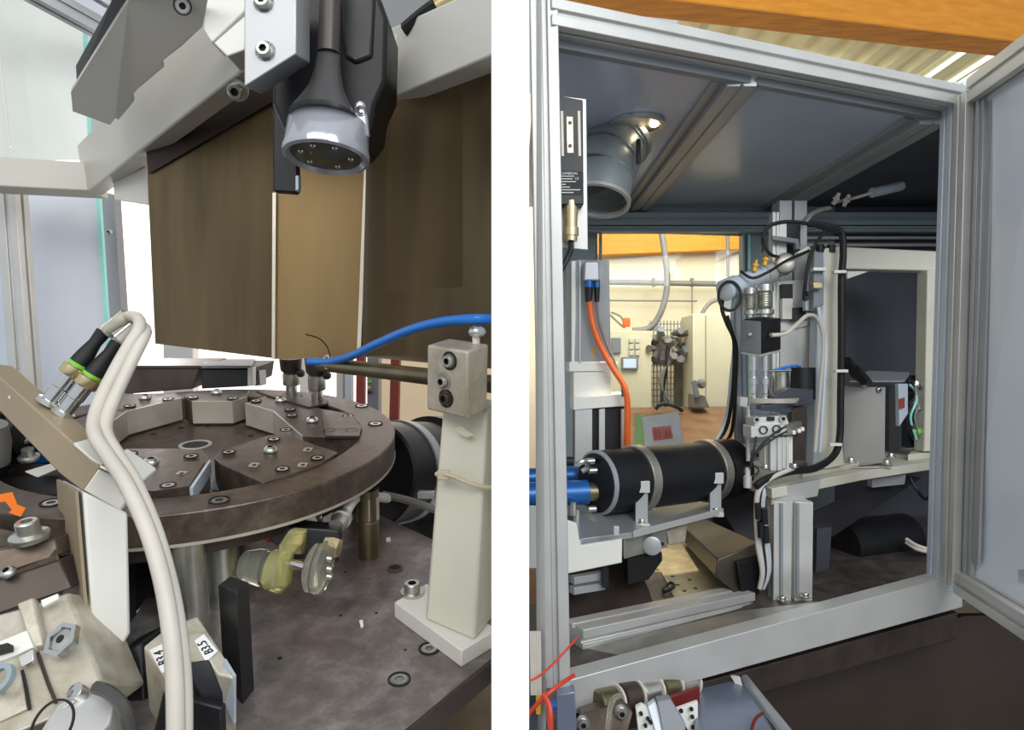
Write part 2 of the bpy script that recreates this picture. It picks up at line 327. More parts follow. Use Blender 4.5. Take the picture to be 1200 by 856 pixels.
MB().prism([P(430, -30, 1.2), P(545, -30, 1.2), P(545, 6, 1.2), P(474, 42, 1.2), P(430, 60, 1.2)], Y*.04).build('backing_plate', M['grey'], None, .003, 'grey plate behind the white beam right of the black scanner', 'plate')
t = T('cable_chain', 'black cable lying on the white beam at the top, with a brass fitting', 'cable', P(500, 40, 1.02))
MB().tube([P(476, 36, 1.02), P(500, 16, 1.0), P(530, -4, .98), P(560, -20, .96)], .012).build('sheath', M['rubber'], t)
MB().cyl(P(514, 9, .985), P(535, -6, .975), .0135, n=12).build('fitting', M['gold'], t)
# ---- smoked steel guard: three folded sheets
t = T('steel_guard', 'smoked bronze steel guard of three folded sheets hanging over the turntable', 'guard', P(322, 420, 1.27))
BL, BR = P(182, 403, 1.44), P(320, 420, 1.27)
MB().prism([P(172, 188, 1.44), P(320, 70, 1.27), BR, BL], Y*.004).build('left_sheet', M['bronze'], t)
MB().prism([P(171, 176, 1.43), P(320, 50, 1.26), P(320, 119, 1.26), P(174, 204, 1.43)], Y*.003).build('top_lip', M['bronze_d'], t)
MB().prism([P(320, 60, 1.272), P(432, 60, 1.272), P(421, 418, 1.272), P(320, 421, 1.272)], Y*.004).build('centre_sheet', M['bronze_lit'], t)
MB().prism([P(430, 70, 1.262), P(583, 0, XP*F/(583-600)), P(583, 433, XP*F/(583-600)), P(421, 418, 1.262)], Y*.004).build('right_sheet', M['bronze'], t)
MB().prism([P(319.3, 226, 1.265), P(323.3, 226, 1.265), P(322, 421, 1.265), P(318.4, 421, 1.265)], Y*.006).build('cut_edge_highlight', M['edge'], t)  # highlight on the cut edge, painted as a pale strip
MB().prism([P(430, 110, 1.255), P(434.5, 110, 1.255), P(422.5, 417, 1.255), P(418, 417, 1.255)], Y*.006).build('cut_edge_highlight', M['edge'], t)
screw(t, P(278, 106, 1.08), V((0, -.8, -.5)), .012, 'cap')
# ---- scanner
d = .86
t = T('vision_scanner', 'black hand scanner head with smoked clear ring lens pointing down', 'scanner', P(382, 205, d))
MB().prism([P(*q, .89) for q in [(322, -20), (436, -20), (447, 0), (454, 22), (452, 95), (440, 122), (436, 150), (420, 170), (340, 170), (318, 120)]], Y*.09).build('housing', M['blackm'], t, .006)
MB().prism([P(*q, .885) for q in [(400, 34), (404, 66), (416, 74), (436, 66), (440, -20), (400, -20)]], Y*.02).build('housing_rib', M['black'], t, .004)
MB().cyl(P(388, -30, .855), P(385, 62, .855), .0125, .0135).build('cable_boot', M['boot'], t)
b = MB(); ca = V((-.03, -.16, -.98)).normalized()
b.lathe(P(386, 58, .862), ca, [(0, .013), (.012, .0145), (.03, .0165), (.055, .022), (.075, .032), (.092, .042)], 28).build('cone', M['greycone'], t, ang=60)
ax = V((-.04, -.13, -.98)).normalized(); pr = P(385, 148, .872)
MB().lathe(pr, ax, [(-.006, .02), (-.004, .047), (0, .0505), (.03, .0525), (.037, .0545), (.043, .0535), (.045, .049), (.040, .044), (.037, .044)], 40).build('ring_lens', M['lightglass'], t)
MB().lathe(pr+ax*.040, ax, [(0, .043), (.001, .02), (.002, .019), (.0035, .001)], 32).build('front_lens', M['lens'], t)
for a in (20, 80, 150, 215, 280, 330):
    e = ax.orthogonal().normalized(); q = Quaternion(ax, math.radians(a)) @ e
    MB().lathe(pr+ax*.041+q*.031, ax, [(0, .004), (.0016, .003), (.002, .0005)], 10).build('led', M['chrome'], t)
MB().prism([P(*q, .862) for q in [(404, 146), (414, 132), (416, 120), (421, 116), (427, 120), (430, 136), (432, 160), (404, 156)]], Y*.012).build('clamp_ear', M['lightglass'], t, .003)
screw(t, P(423, 130, .862), V((.2, -1, 0)), .0065, 'flat', M['blackm'])
t = T('scanner_bracket', 'black bracket strip hanging down just left of the scanner ring', 'bracket', P(335, 225, .93))
MB().prism([P(*q, .93) for q in [(320, 124), (346, 120), (349, 222), (346, 226), (320, 224)]], Y*.015).build('plate', M['blackm'], t, .002)
MB().prism([P(346, 206, .928), P(350, 205, .928), P(350, 222, .928), P(346, 224, .928)], Y*.012).build('tip', M['stripe'], t, .001)
screw(t, P(344, 138, .928), -Y, .005, 'dome')
t = T('mounting_plate', 'thick aluminium mounting plate with two socket screws beside the scanner', 'plate', P(310, 108, .8))
MB().prism([P(*q, .8) for q in [(286, -24), (347, -24), (347, 63), (286, 102)]], V((.0, .055, .013))).build('plate', M['alu_dark'], t, .0015)
for p in ((311, 60), (309, 3)): screw(t, P(*p, .8), -Y, .0085, 'cap')
t = T('linear_axis', 'grey aluminium linear axis with black top cover and cut-outs, running out of the top left', 'axis', P(100, 130, 1.35))
def LA(px, py, s): return P(px, py, s)
lo = [LA(83, 108, 1.35), LA(85, 131, 1.34), LA(129, 147, 1.3), LA(135, 139, 1.28), LA(139, 141, 1.28), LA(157, 119, 1.23), LA(155, 112, 1.22), LA(162, 104, 1.2), LA(192, 79, 1.13), LA(190, 72, 1.12), LA(212, 55, 1.08), LA(237, 32, 1.03), LA(243, 2, .97), LA(250, -30, .93), LA(165, -30, .93), LA(150, 0, 1.0)]
MB().prism(lo, U*.008+N*.003).build('body', M['greybeam'], t, .001)
MB().prism([LA(89, 78, 1.37), LA(90, 100, 1.355), LA(150, -1, 1.005), LA(170, -40, .92), LA(150, -46, .93), LA(132, 0, 1.02)], U*.004+N*.002).build('cover', M['ink'], t, .001)
for p in ((124, 117, 1.27), (214, 7, .98)): screw(t, P(*p), V((.2, -.9, -.5)), .012, 'flat', M['alu'])
t = T('carriage_block', 'white carriage block between linear axis and mounting plate', 'block', P(265, 50, 1.0))
MB().prism([P(*q, 1.0) for q in [(243, -30), (287, -30), (287, 12), (248, 50), (238, 34)]], Y*.05).build('block', M['white'], t, .002)
MB().prism([P(*q, .98) for q in [(250, 50), (287, 18), (287, 58), (266, 66)]], Y*.05).build('foot', M['white'], t, .002)
# ---- turntable
t = T('turntable', 'dark steel rotary indexing table with ring rim and bolted station blocks', 'turntable', LF(0, 0, -.1))
O = lambda q, u=0: LH(*q, u)
R = .3185
MB().ring(LF(0, 0, -.042), U, R, .262, .042, 96).build('rim', M['steel'], t, .002)
MB().lathe(LF(-.016, -.006, -.066), U, [(0, .300), (.018, .302)], 72).build('lower_drum', M['steel_d'], t)
MB().ring(LF(0, 0, -.043), U, R+.0006, R-.01, .004, 96).build('rim_edge', M['steel_l'], t)
MB().lathe(LF(0, 0, -.075), U, [(0, .268), (.03, .268)], 64).build('floor_disc', M['steel'], t)
hc = O((229, 522), -.045)
MB().ring(hc-U*.002, U, .027, .021, .0035, 32).build('centre_hole', M['steel_l'], t)
MB().lathe(hc-U*.004, U, [(0, .021), (.0045, .0205)], 24).build('bore', M['blackm'], t)
blk = [  # top outlines on the rim plane: back blocks then front plates
    [(147, 482.5), (212, 466.5), (206, 460.5), (150, 462), (128, 470), (122, 478)],
    [(225, 470.5), (272, 470.5), (289, 465), (293, 457.5), (221, 459.5), (216, 465)],
    [(288, 472.5), (320.5, 482), (354, 511), (420, 512), (424, 500), (405, 484), (359, 476), (312, 463.5)],
    [(251, 537), (257, 529), (315, 510), (336, 510), (357, 517), (396, 530), (376, 543), (345, 554.5), (307, 565), (259, 544)],
    [(138, 526), (205, 525.5), (237, 528), (245, 538), (224, 571), (176, 578), (135, 573), (105, 550)],
    [(60, 500), (95, 489), (122, 479), (147, 483), (120, 502), (85, 520)],
    [(300, 458), (345, 462), (380, 470), (360, 474), (310, 462)]]
for i, pl in enumerate(blk):
    MB().prism([O(q, .003) for q in pl], U*-.047).build('station_block', M['steel'] if i > 2 else M['steel'], t, .0015)
# lighter faces on the blocks: thin plates let into their inner sides
def face(a, b, h=.043):
    A, B = O(a, .003), O(b, .003); o = (B-A).cross(U).normalized()
    A, B = A-o*.0015, B-o*.0015
    MB().prism([A, B, B-U*h, A-U*h], o*.003).build('pale_face', M['steel_l'], t)
for a, b in (((147, 482.5), (212, 466.5)), ((225, 470.5), (272, 470.5)), ((272, 470.5), (289, 465)), ((288, 472.5), (320.5, 482)), ((320.5, 482), (354, 511)), ((147, 483), (120, 502))): face(a, b)
MB().prism([O((259, 545), -.008), O((307, 566), -.008), O((298, 577), -.04), O((248, 570), -.04)], U*-.006).build('pale_face', M['stripe'], t)
MB().prism([O((245, 539), .004), O((247, 540), .004), O((226, 572), .004), O((222, 572), .004)], U*-.02).build('bright_edge', M['stripe'], t)
MB().prism([O((312, 463), .006), O((345, 463), .006), O((384, 473), .006), O((362, 477), .006)], U*-.004).build('thin_plate', M['steel_d'], t)
MB().prism([O((378, 490), .0055), O((414, 488), .0055), O((423, 502), .0055), O((421, 511), .0055), O((381, 511), .0055)], U*-.004).build('thin_plate', M['steel'], t)
MB().prism([O((188, 541), .005), O((240, 541), .005), O((222, 570), .005), O((178, 576), .005), O((150, 570), .005), O((150, 541), .005)], U*-.004).build('thin_plate', M['steel'], t)
for q in ((177, 543), (317, 529), (366, 494), (329, 470), (170, 467), (254, 461)): screw(t, O(q, .004), U, .0105, 'dome')
for q in ((224, 535), (153, 532), (197, 569), (268, 530), (321, 515), (331, 550), (372, 537), (335, 504), (342, 487), (340, 480), (300, 470), (152, 476), (197, 468), (226, 466), (273, 467), (386, 505), (412, 505), (408, 488)): screw(t, O(q, .0045), U, .0098, 'flat', M['steel_l'])
for q in ((213, 555), (298, 545), (361, 527), (355, 545)):
    MB().box(O(q, .0045), (.012, .012, .002), (E, N, U)).build('target_plate', M['steel_l'], t); MB().box(O(q, .0058), (.005, .005, .001), (E, N, U)).build('target_mark', M['ink'], t)
for q in ((257, 587), (440, 497), (424, 476), (60, 590)): screw(t, O(q, .0), U, .0125, 'flat')
for q in ((180, 509), (212, 502), (244, 500), (294, 511)): MB().lathe(O(q, -.045), U, [(0, .005), (.001, .0048)], 12).build('pin_hole', M['ink'], t)
MB().lathe(LF(-.02, .0, -.20), U, [(0, .09), (.14, .09)], 40).build('pedestal', M['steel_d'], t)
a = math.radians(-110)
es = .034; ns = -math.sqrt(R*R-es*es)-.0012
MB().prism([LF(es, ns, -.02), LF(es+.006, ns+.0005, -.02), LF(es+.006, ns+.0005, -.041), LF(es, ns, -.041)], N*.004).build('slot', M['ink'], t)
# lower flange in the front, beneath the rim
fl = [LH(*q, -.056) for q in [(120, 640), (170, 648), (250, 642), (300, 632), (330, 610), (300, 580), (150, 580)]]
# ---- black magazines behind the table
for i, (pl, lb) in enumerate([([(135, 430), (234, 430), (226, 456), (150, 462), (135, 458)], 'dark steel block at the back left of the turntable under the steel sheet'),
                              ([(236, 433), (295, 433), (292, 453), (236, 456)], 'black grey-lidded block at the back of the turntable, right of the dark steel block')]):
    t = T('back_block', lb, 'block', P(*pl[-1], 1.5))
    MB().prism([P(x, y, 1.46) for x, y in pl], Y*.14+Z*.02).build('body', M['steel_d'] if i == 0 else M['black'], t, .002)
    x0, x1 = pl[0][0], pl[1][0]
    MB().prism([P(x0, 432, 1.455), P(x1, 432, 1.455), P(x1-4+8*i, 424+3*(1-i), 1.6), P(x0+6, 424+3*(1-i), 1.6)], Z*.006).build('lid', M['steel_d'] if i == 0 else M['grey'], t, .001)
    if i: MB().prism([P(290, 432, 1.45), P(296, 430, 1.45), P(296, 452, 1.45), P(290, 453, 1.45)], Y*.02).build('side_plate', M['alu'], t, .001)
    if i: MB().prism([P(298, 434, 1.5), P(304, 434, 1.5), P(305, 451, 1.5), P(298, 453, 1.5)], Y*.04).build('stop', M['alu_dark'], t, .001)
# ---- plungers and their rod
for i, (px, y0, y1) in enumerate([(342, 424, 462), (372, 424, 470)]):
    tip = LH(px, y1, .006); L = (y1-y0)/800*tip.y/.97
    t = T('plunger', ['steel spring plunger on the turntable, left one under the guard', 'steel spring plunger on the turntable, right one under the blue hose'][i], 'plunger', tip, 'plungers under the guard')
    MB().lathe(tip, U, [(0, .011), (L*.28, .011), (L*.29, .014)], 18).build('tip', M['chrome'], t)
    MB().lathe(tip+U*L*.29, U, [(0, .0155), (L*.02, .0165), (L*.34, .0165), (L*.36, .0145)], 18).build('sleeve', M['zinc'], t)
    MB().lathe(tip+U*L*.65, U, [(0, .0145), (L*.1, .02), (L*.45, .022)], 18).build('collar', M['steel_d'], t)
    MB().lathe(tip+U*L*.7+E*.024-N*.01, -N, [(0, .006), (.006, .0085), (.012, .007), (.014, .002)], 12).build('knob', M['black'], t)
    MB().lathe(tip-U*.003, U, [(0, .022), (.002, .02)], 16).build('foot_pad', M['blackm'], t)
t = T('support_rod', 'olive brown round steel rod running from the guard to the clamp block', 'rod', P(440, 440, 1.1))
MB().cyl(P(376, 427, 1.235), P(583, 451, XP*F/(583-600)), .0125).build('rod', M['brassy'], t)
t = T('clamp_block', 'aluminium clamp block with three screws on top of the pale post', 'block', P(547, 491, .84))
pb = [P(500, 480.5, .88), P(547, 491.5, .84), P(571, 479.5, .88)]; pb.append(pb[0]+pb[2]-pb[1])
MB().prism(pb, U*.085).build('body', M['alu_cast'], t, .003)
fn = (pb[1]-pb[0]).cross(U).normalized(); fn = fn if fn.y < 0 else -fn
for q, k in (((527, 423), 0), ((520, 447), 1), ((523, 467), 2)):
    dd = P(*q, 1); s = (pb[0].dot(fn))/dd.dot(fn); p = dd*s
    MB().ring(p-fn*.001, fn, .0118, .009, .0022, 24).build('counterbore', M['ink'] if k != 1 else M['alu_raw'], t)
    screw(t, p-fn*.002, fn, .0078, 'cap', M['zinc'] if k < 2 else M['steel_d'])
t = T('ball_knob', 'small shiny ball screw with white stem on top of the clamp block', 'screw', P(558, 402, .87))
MB().cyl(P(558, 405, .87), P(558, 392, .87), .005, n=12).build('stem', M['white'], t)
MB().lathe(P(559, 396, .87), U, [(0, .004), (.003, .0095), (.008, .0118), (.013, .0095), (.016, .004)], 18).build('ball', M['chrome'], t, ang=80)
# blue hose
t = T('blue_hose', 'bright blue pneumatic hose arching past the steel guard to the plungers', 'hose', P(390, 424, 1.2))
MB().tube([P(362, 424, 1.24), P(385, 424, 1.2), P(410, 418, 1.13), P(440, 404, 1.06), P(480, 387, .98), P(520, 377, .92), P(560, 374, .88), P(583, 375, XP*F/(583-600))], .0068, 10, 8).build('hose', M['blue'], t)
MB().tube([P(384, 417, 1.2), P(390, 424, 1.19), P(384, 432, 1.2), P(378, 425, 1.21)], .0025, 6, 4, True).build('cable_tie', M['cable'], t)
MB().tube([P(358, 392, 1.2), P(374, 397, 1.2), P(384, 408, 1.2), P(387, 420, 1.19)], .0012, 6, 5).build('tie_tail', M['black'], t)
# ---- base plate, pillar, pale post
UB = -.165
G = lambda x, y, u=UB: LH(x, y, u)
bp = [G(444, 603), G(505, 632)]
e1 = G(505, 632); e2 = G(576, 664)
dirr = (e2-e1).normalized(); p3 = e1+dirr*((XP-e1.x)/dirr.x)
f1, f2 = G(474, 856), G(547, 796); fd = (f2-f1).normalized(); p4 = f1+fd*((XP-f1.x)/fd.x)
t = T('base_plate', 'worn grey steel base plate with sunk bolts under the turntable', 'plate', G(440, 760)-U*.03)
MB().prism([G(250, 590), G(444, 603), p3, p4, f1-fd*.06, G(180, 900), G(100, 800)], U*-.028).build('plate', M['plate'], t, .002)
MB().prism([f1-fd*.06, p4, p4-U*.027, f1-fd*.06-U*.027], V((.004, -.003, -.001))).build('front_edge', M['steel_d'], t)
for q in ((503, 761), (468, 797)): screw(t, G(*q), U, .0125, 'flat')
MB().ring(G(463, 667)-U*.001, U, .0115, .0075, .003, 28).build('bushing', M['steel'], t)
MB().lathe(G(463, 667), U, [(0, .0078), (.001, .0076)], 16).build('bushing_bore', M['ink'], t)
for q, r in (((405, 671), .002), ((399, 722), .002), ((441, 719), .002), ((475, 762), .0018), ((328, 772), .003)): MB().lathe(G(*q), U, [(0, r), (.0006, r)], 8).build('pin_hole', M['ink'], t)
MB().prism([G(421, 729), G(425, 728), G(426, 735), G(423, 737)], U*.002).build('paper_chip', M['paper'], None, 0, 'tiny white paper chip lying on the worn base plate', 'chip')
MB().prism([G(452, 632), G(457, 631), G(458, 635), G(453, 636)], U*.002).build('paper_chip', M['paper'], None, 0, 'tiny white chip on the base plate right of the steel pillar', 'chip')
pl = G(432, 652); t = T('steel_pillar', 'round polished steel pillar carrying the turntable rim at the right', 'pillar', pl)
MB().lathe(pl, U, [(0, .0165), (.06, .0165), (.061, .0155), (.063, .0155), (.064, .0165), (.112, .0165)], 28).build('shaft', M['brassy'], t)
MB().prism([pl+E*.004-N*.0172+U*.064, pl+E*.0175-N*.005+U*.064, pl+E*.0175-N*.005+U*.1, pl+E*.004-N*.0172+U*.1], N*.004).build('flat', M['steel_l'], t)
t = T('pale_post', 'pale painted square post on a foot plate at the right of the base plate', 'post', G(510, 740))
uf = UB+.022
ft = [G(462, 706, uf), G(540, 762, uf), G(540, 762, uf)+V((.0, 0, 0))]
q1, q2 = G(462, 706, uf), G(541, 763, uf)
dq = (q2-q1).normalized(); 
qr = G(576, 742, uf); dr = (qr-q2).normalized(); q3 = q2+dr*((XP-q2.x)/dr.x)
q5 = G(500, 684, uf); q4 = q5+dq*((XP-q5.x)/dq.x)
if q4.x > XP: q4.x = XP
MB().prism([q1, q2, q3, q4, q5], U*-.022).build('foot_plate', M['white'], t, .002)
b1, b2 = G(498, 727, uf), G(556, 752, uf); bb = [b1, b2]
tp = [P(519, 478, .90), P(571, 482, .89)]
b3 = V((XP, b2.y+.06, b2.z+.012)); b4 = V((b1.x+.012, b1.y+.075, b1.z+.015)); t3 = V((XP, tp[1].y+.06, tp[1].z+.012)); t4 = V((tp[0].x+.012, tp[0].y+.075, tp[0].z+.012))
MB().prism([b1, b2, b3, b4], Z, [tp[0], tp[1], t3, t4]).build('tube', M['cream'], t, .004)
screw(t, G(483, 696, uf)+U*.004, U, .0108, 'cap')
screw(t, G(537, 732, uf)+U*.003, U, .0108, 'cap', M['gold'])
M['tie'] = mat('beige_tie', (198, 186, 156), 0, .5, .05, 20)
t = T('cable_tie', 'beige cable tie strapped round the pale post', 'cable tie', P(540, 560, .86))
MB().tube([P(511, 556, .865), P(526, 557, .858), P(548, 566, .855), P(566, 571, .855), P(580, 572, .865)], .0032, 8, 5).build('strap', M['tie'], t)
MB().box(P(520, 557, .862), (.016, .008, .013)).build('buckle', M['tie'], t, .002)
t = T('oil_stain', 'yellowish oil smear on the pale post below the clamp block', 'stain', P(543, 508, .88))
MB().prism([P(533, 502, .877), P(541, 500, .877), P(549, 506, .875), P(555, 510, .874), P(547, 513, .875), P(539, 508, .876)], -Y*.0004).build('smear', mat('oil_smear', (206, 203, 170), 0, .5, .08, 90), t)
sh = G(528, 800, -.3)
MB().prism([sh, V((XP, sh.y+.05, sh.z+.01)), V((XP, sh.y-.28, sh.z-.056)), G(430, 960, -.3)], -Z*.01).build('lower_shelf', mat('oily_beige_sheet', (158, 138, 112), .2, .45, .25, 8), None, 0, 'oily beige sheet below the front edge of the base plate', 'sheet')
# ---- black drum behind
t = T('black_drum', 'large black round drum with a steel strap behind the pale post', 'drum', P(480, 590, 1.3))
da, db = P(436, 556, 1.30), P(548, 544, 1.62)
MB().lathe(da, db-da, [(0, .095), (.004, .10), ((db-da).length, .10)], 40).build('drum', M['blackm'], t)
MB().lathe(da+(db-da)*.52, db-da, [(0, .10), (.003, .112), (.05, .112)], 44).build('flange', M['blackm'], t)
mid = da+(db-da)*.2
MB().lathe(mid, db-da, [(0, .1035), (.024, .1035)], 44).build('strap', M['alu_dark'], t)
MB().box(P(500, 580, 1.2), (.03, .02, .012)).build('strap_lug', M['alu_dark'], t, .001)
MB().tube([P(448, 580, 1.2), P(475, 586, 1.2), P(500, 594, 1.18), P(520, 602, 1.16)], .007, 8, 5).build('grey_hose', M['cablegrey'], None, 0, 'grey hose running behind the pale post under the black drum', 'hose')
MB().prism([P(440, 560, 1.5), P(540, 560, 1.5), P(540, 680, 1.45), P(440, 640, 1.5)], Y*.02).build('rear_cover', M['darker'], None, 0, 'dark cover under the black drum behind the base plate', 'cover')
# ---- yellow pneumatic regulator under the rim
t = T('flow_regulator', 'yellow and clear plastic flow valve with shaft and disc under the turntable rim', 'valve', G(345, 690))
d = .9
MB().prism([P(312, 616, d+.01), P(398, 622, d+.03), P(396, 660, d+.03), P(345, 656, d+.01), P(318, 636, d+.01)], Y*.02+Z*.006).build('bracket', M['black'], t, .002)
va = V((.96, -.12, -.12)).normalized()
MB().lathe(P(302, 665, d), va, [(-.02, .018), (0, .024), (.012, .024), (.013, .02), (.03, .02)], 20).build('end_cap', M['clear'], t)
MB().lathe(P(318, 668, d-.004), va, [(0, .026), (.018, .028), (.022, .022)], 20).build('yellow_body', M['yellow'], t)
MB().prism([P(326, 640, d-.02), P(338, 622, d-.02), P(356, 624, d-.02), P(352, 640, d-.02), P(340, 652, d-.02), P(336, 690, d-.02), P(322, 688, d-.02)], Y*.02).build('yellow_arm', M['yellow'], t, .003)
MB().cyl(P(336, 659, d-.01), P(366, 667, d-.02), .0065).build('shaft', M['chrome'], t)
MB().lathe(P(364, 665, d-.03), va, [(0, .027), (.003, .031), (.009, .031), (.011, .027)], 30).build('inner_disc', M['clear'], t)
MB().lathe(P(374, 665, d-.034), va, [(0, .029), (.002, .033), (.008, .033), (.010, .028)], 30).build('outer_disc', M['clear'], t)
for y in (655, 667, 676): MB().lathe(P(384, y, d-.04), va, [(0, .005), (.006, .004)], 10).build('disc_bolt', M['zinc'], t)
for px in (350, 391): MB().lathe(P(px, 638 if px < 370 else 642, d), va, [(-.012, .013), (0, .015), (.008, .013), (.01, .007)], 6).build('hex_fitting', M['gold'], t)
for i, (a, b) in enumerate([((362, 612), (374, 598)), ((394, 618), (414, 586))]):
    pa, pb2 = P(*a, d+.04), P(*b, d+.12)
    MB().lathe(pa, pb2-pa, [(0, .011), (.02, .012), (.021, .0145), (.03, .0145), (.032, .009), (.04, .0085)], 14).build('connector', M['zinc'], t)
    MB().tube([pa+(pb2-pa)*.4, pb2, P(b[0]+14, b[1]-4, d+.2), P(b[0]+40, b[1]-2, d+.3)], .0085, 10, 4).build('hose_end', M['white' if i else 'blackm'], t)
MB().lathe(P(316, 629, d+.03), -Y, [(0, .008), (.006, .006)], 10).build('red_button', M['redc'], t)
# ---- black upright and labelled fixture
t = T('black_post', 'black square upright in front of the turntable pedestal', 'post', P(268, 860, .72))
q = [P(255, 686, .74), P(277, 694, .705), P(292, 682, .73)]; q.append(q[0]+q[2]-q[1])
MB().prism(q, -U*.17).build('body', M['black'], t, .002)
t = T('labelled_fixture', 'steel fixture block with two paper tags reading B3.5 and B3.4', 'fixture', P(225, 860, .66))
k = .70
tp4 = [P(168, 758, k), P(196, 735, k+.03), P(232, 722, k+.05), P(268, 778, k-.01), P(274, 795, k-.02), P(255, 790, k-.02), P(246, 777, k-.01), P(222, 790, k-.02), P(204, 812, k-.03)]
MB().prism(tp4, -U*.075).build('block', M['alu_cast'], t, .002)
MB().prism([P(262, 775, k-.013), P(274, 795, k-.02), P(274, 850, k-.02), P(262, 820, k-.013)], Y*.006).build('end_face', M['stripe'], t)
MB().prism([P(216, 776, k-.06), P(246, 772, k-.055), P(262, 812, k-.06), P(236, 824, k-.07)], -U*.05).build('dark_jaw', M['blackm'], t, .002)
MB().prism([P(190, 812, k-.08), P(260, 830, k-.08), P(262, 900, k-.08), P(170, 900, k-.08)], Y*.01).build('lower_jaw', M['blackm'], t, .002)
n4 = (tp4[1]-tp4[0]).cross(tp4[3]-tp4[0]).normalized(); n4 = n4 if n4.z > 0 else -n4
def onb(px, py):
    dd = P(px, py, 1); return dd*(tp4[0].dot(n4)/dd.dot(n4))
for tag, qs, c in (('B3.5', [(228, 752), (239, 744), (255, 764), (241, 777)], (241, 760)), ('B3.4', [(175, 763), (194, 754), (206, 780), (190, 790)], (189, 772))):
    tg = MB().prism([onb(*x) for x in qs], n4*.0008).build('paper_tag', M['paper'], t)
    dx = onb(*qs[1])-onb(*qs[2])
    text(tag, onb(*c)+n4*.0012, dx, n4.cross(dx), .0125, M['ink'], tg)
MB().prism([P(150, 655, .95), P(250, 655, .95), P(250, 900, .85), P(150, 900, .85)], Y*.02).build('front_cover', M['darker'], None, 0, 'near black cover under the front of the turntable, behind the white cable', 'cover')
t = T('support_column', 'pale grey column under the turntable behind the black upright', 'column', P(230, 740, .87))
MB().lathe(P(228, 760, .87), U, [(0, .02), (.17, .02)], 20).build('shaft', M['zinc'], t)
MB().lathe(P(262, 720, .93), U, [(0, .024), (.12, .024)], 20).build('sleeve', M['zinc'], t)
# ---- white bracket with sloping arm
t = T('connector_arm', 'white bent arm bracket carrying two cable connectors, at the left front', 'bracket', P(120, 800, .72))
ta = [P(72, 562, .82), P(97, 575, .735), P(150, 602, .755)]; ta.append(ta[0]+ta[2]-ta[1])
ba = [P(86, 800, .80), P(115, 806, .725), P(153, 742, .745), P(140, 742, .80)]
MB().prism(ta, Z, ba).build('upright', M['white'], t, .003)
ck = V((-.004, -.003, 0))
MB().prism([ta[0]+ck, ta[1]+ck-X*.0025, ba[0]+(ba[1]-ba[0])*.95+ck, ba[0]+ck], -ck*.6).build('shaded_side', M['taupe_shade'], t)  # shade on the upright's left face, painted as a taupe slab
MB().prism([P(113, 800, .722), P(137, 790, .735), P(137, 860, .735), P(113, 860, .722)], Y*.03).build('upright_foot', M['greybeam'], t, .002)
el = [P(97, 575, .733), P(118, 546, .735), P(157, 572, .755), P(141, 600, .752)]
MB().prism(el, V((-.005, .06, .012))).build('elbow', M['white'], t, .002)
arm = [P(-20, 425, .86), P(116, 546, .735), P(97, 577, .733), P(70, 556, .76), P(-20, 462, .86)]
MB().prism(arm, V((.012, .035, -.004))).build('arm', M['taupe_shade'], t, .002)  # arm side in the same painted shade
MB().prism([P(86, 519, .75), P(112, 512, .77), P(130, 528, .77), P(138, 546, .76), P(118, 546, .737)], -U*.004).build('top_face', M['white'], t, .001)  # top-lit face, its brightness painted white
for q in ((18, 467), (28, 477)): MB().box(P(*q, .83), (.008, .006, .012), (V((.7, 0, .7)), Y, V((-.7, 0, .7)))).build('slot_insert', M['white'], t)
MB().tube([P(118, 547, .73), P(138, 557, .735), P(153, 568, .74)], .0035, 8, 4).build('edge_rod', M['zinc'], t)
# connectors
for i, (a, b) in enumerate([((55, 474), (124, 386)), ((72, 487), (141, 398))]):
    pa, pb2 = P(*a, .82), P(*b, .84); ax = (pb2-pa).normalized(); L = (pb2-pa).length
    t = T('cable_connector', ['chrome cable connector with green ring, left of the pair on the bent arm', 'chrome cable connector with green ring, right of the pair on the bent arm'][i], 'connector', pa, 'connectors on the bent arm')
    MB().lathe(pa, ax, [(0, .0135), (.006, .0135), (.0065, .010)], 8).build('lock_nut', M['zinc'], t)
    MB().lathe(pa+ax*.006, ax, [(0, .0095), (.018, .0095), (.019, .0105), (.036, .0105)], 16).build('barrel', M['chrome'], t)
    MB().lathe(pa+ax*.042, ax, [(0, .013), (.002, .0145), (.012, .0145), (.014, .012)], 12).build('coupling_nut', M['gold'], t)
    MB().lathe(pa+ax*.056, ax, [(0, .0115), (.004, .0115)], 16).build('coding_ring', M['green'], t)
    MB().lathe(pa+ax*.060, ax, [(0, .0115), (.012, .0105), (.03, .0075), (.042, .0085), (.046, .0088), (.047, .005)], 16).build('boot', M['rubber'], t)
# cables from the connectors: up, over, down and along the arm
for i, pts in enumerate([[(124, 386, .84), (140, 376, .84), (152, 371, .84), (162, 374, .82), (163, 386, .8), (152, 404, .79), (136, 432, .78), (118, 468, .76), (110, 494, .74), (112, 512, .72), (126, 534, .70), (148, 568, .67), (172, 620, .64), (190, 680, .615), (200, 740, .6), (205, 800, .59), (206, 880, .58)],
                         [(141, 398, .845), (152, 388, .845), (162, 382, .84), (170, 386, .82), (168, 396, .8), (154, 424, .785), (138, 458, .77), (126, 488, .75), (124, 508, .735), (138, 534, .71), (158, 566, .685), (182, 624, .65), (200, 690, .625), (210, 750, .61), (215, 810, .60), (215, 880, .59)]]):
    MB().tube([P(*q) for q in pts], .0068, 10, 5, r2=.0078).build('white_cable', M['cable'], None, 0, ['white sensor cable from the left connector down the front of the machine', 'white sensor cable from the right connector, looping higher and running behind the first'][i], 'cable', 'white sensor cables')
t = T('heatshrink_sleeve', 'clear sleeve bundling the white cables above the connectors', 'sleeve', P(135, 380, .84))
MB().cyl(P(126, 390, .838), P(150, 370, .838), .0098, n=12).build('sleeve', M['clear'], t)
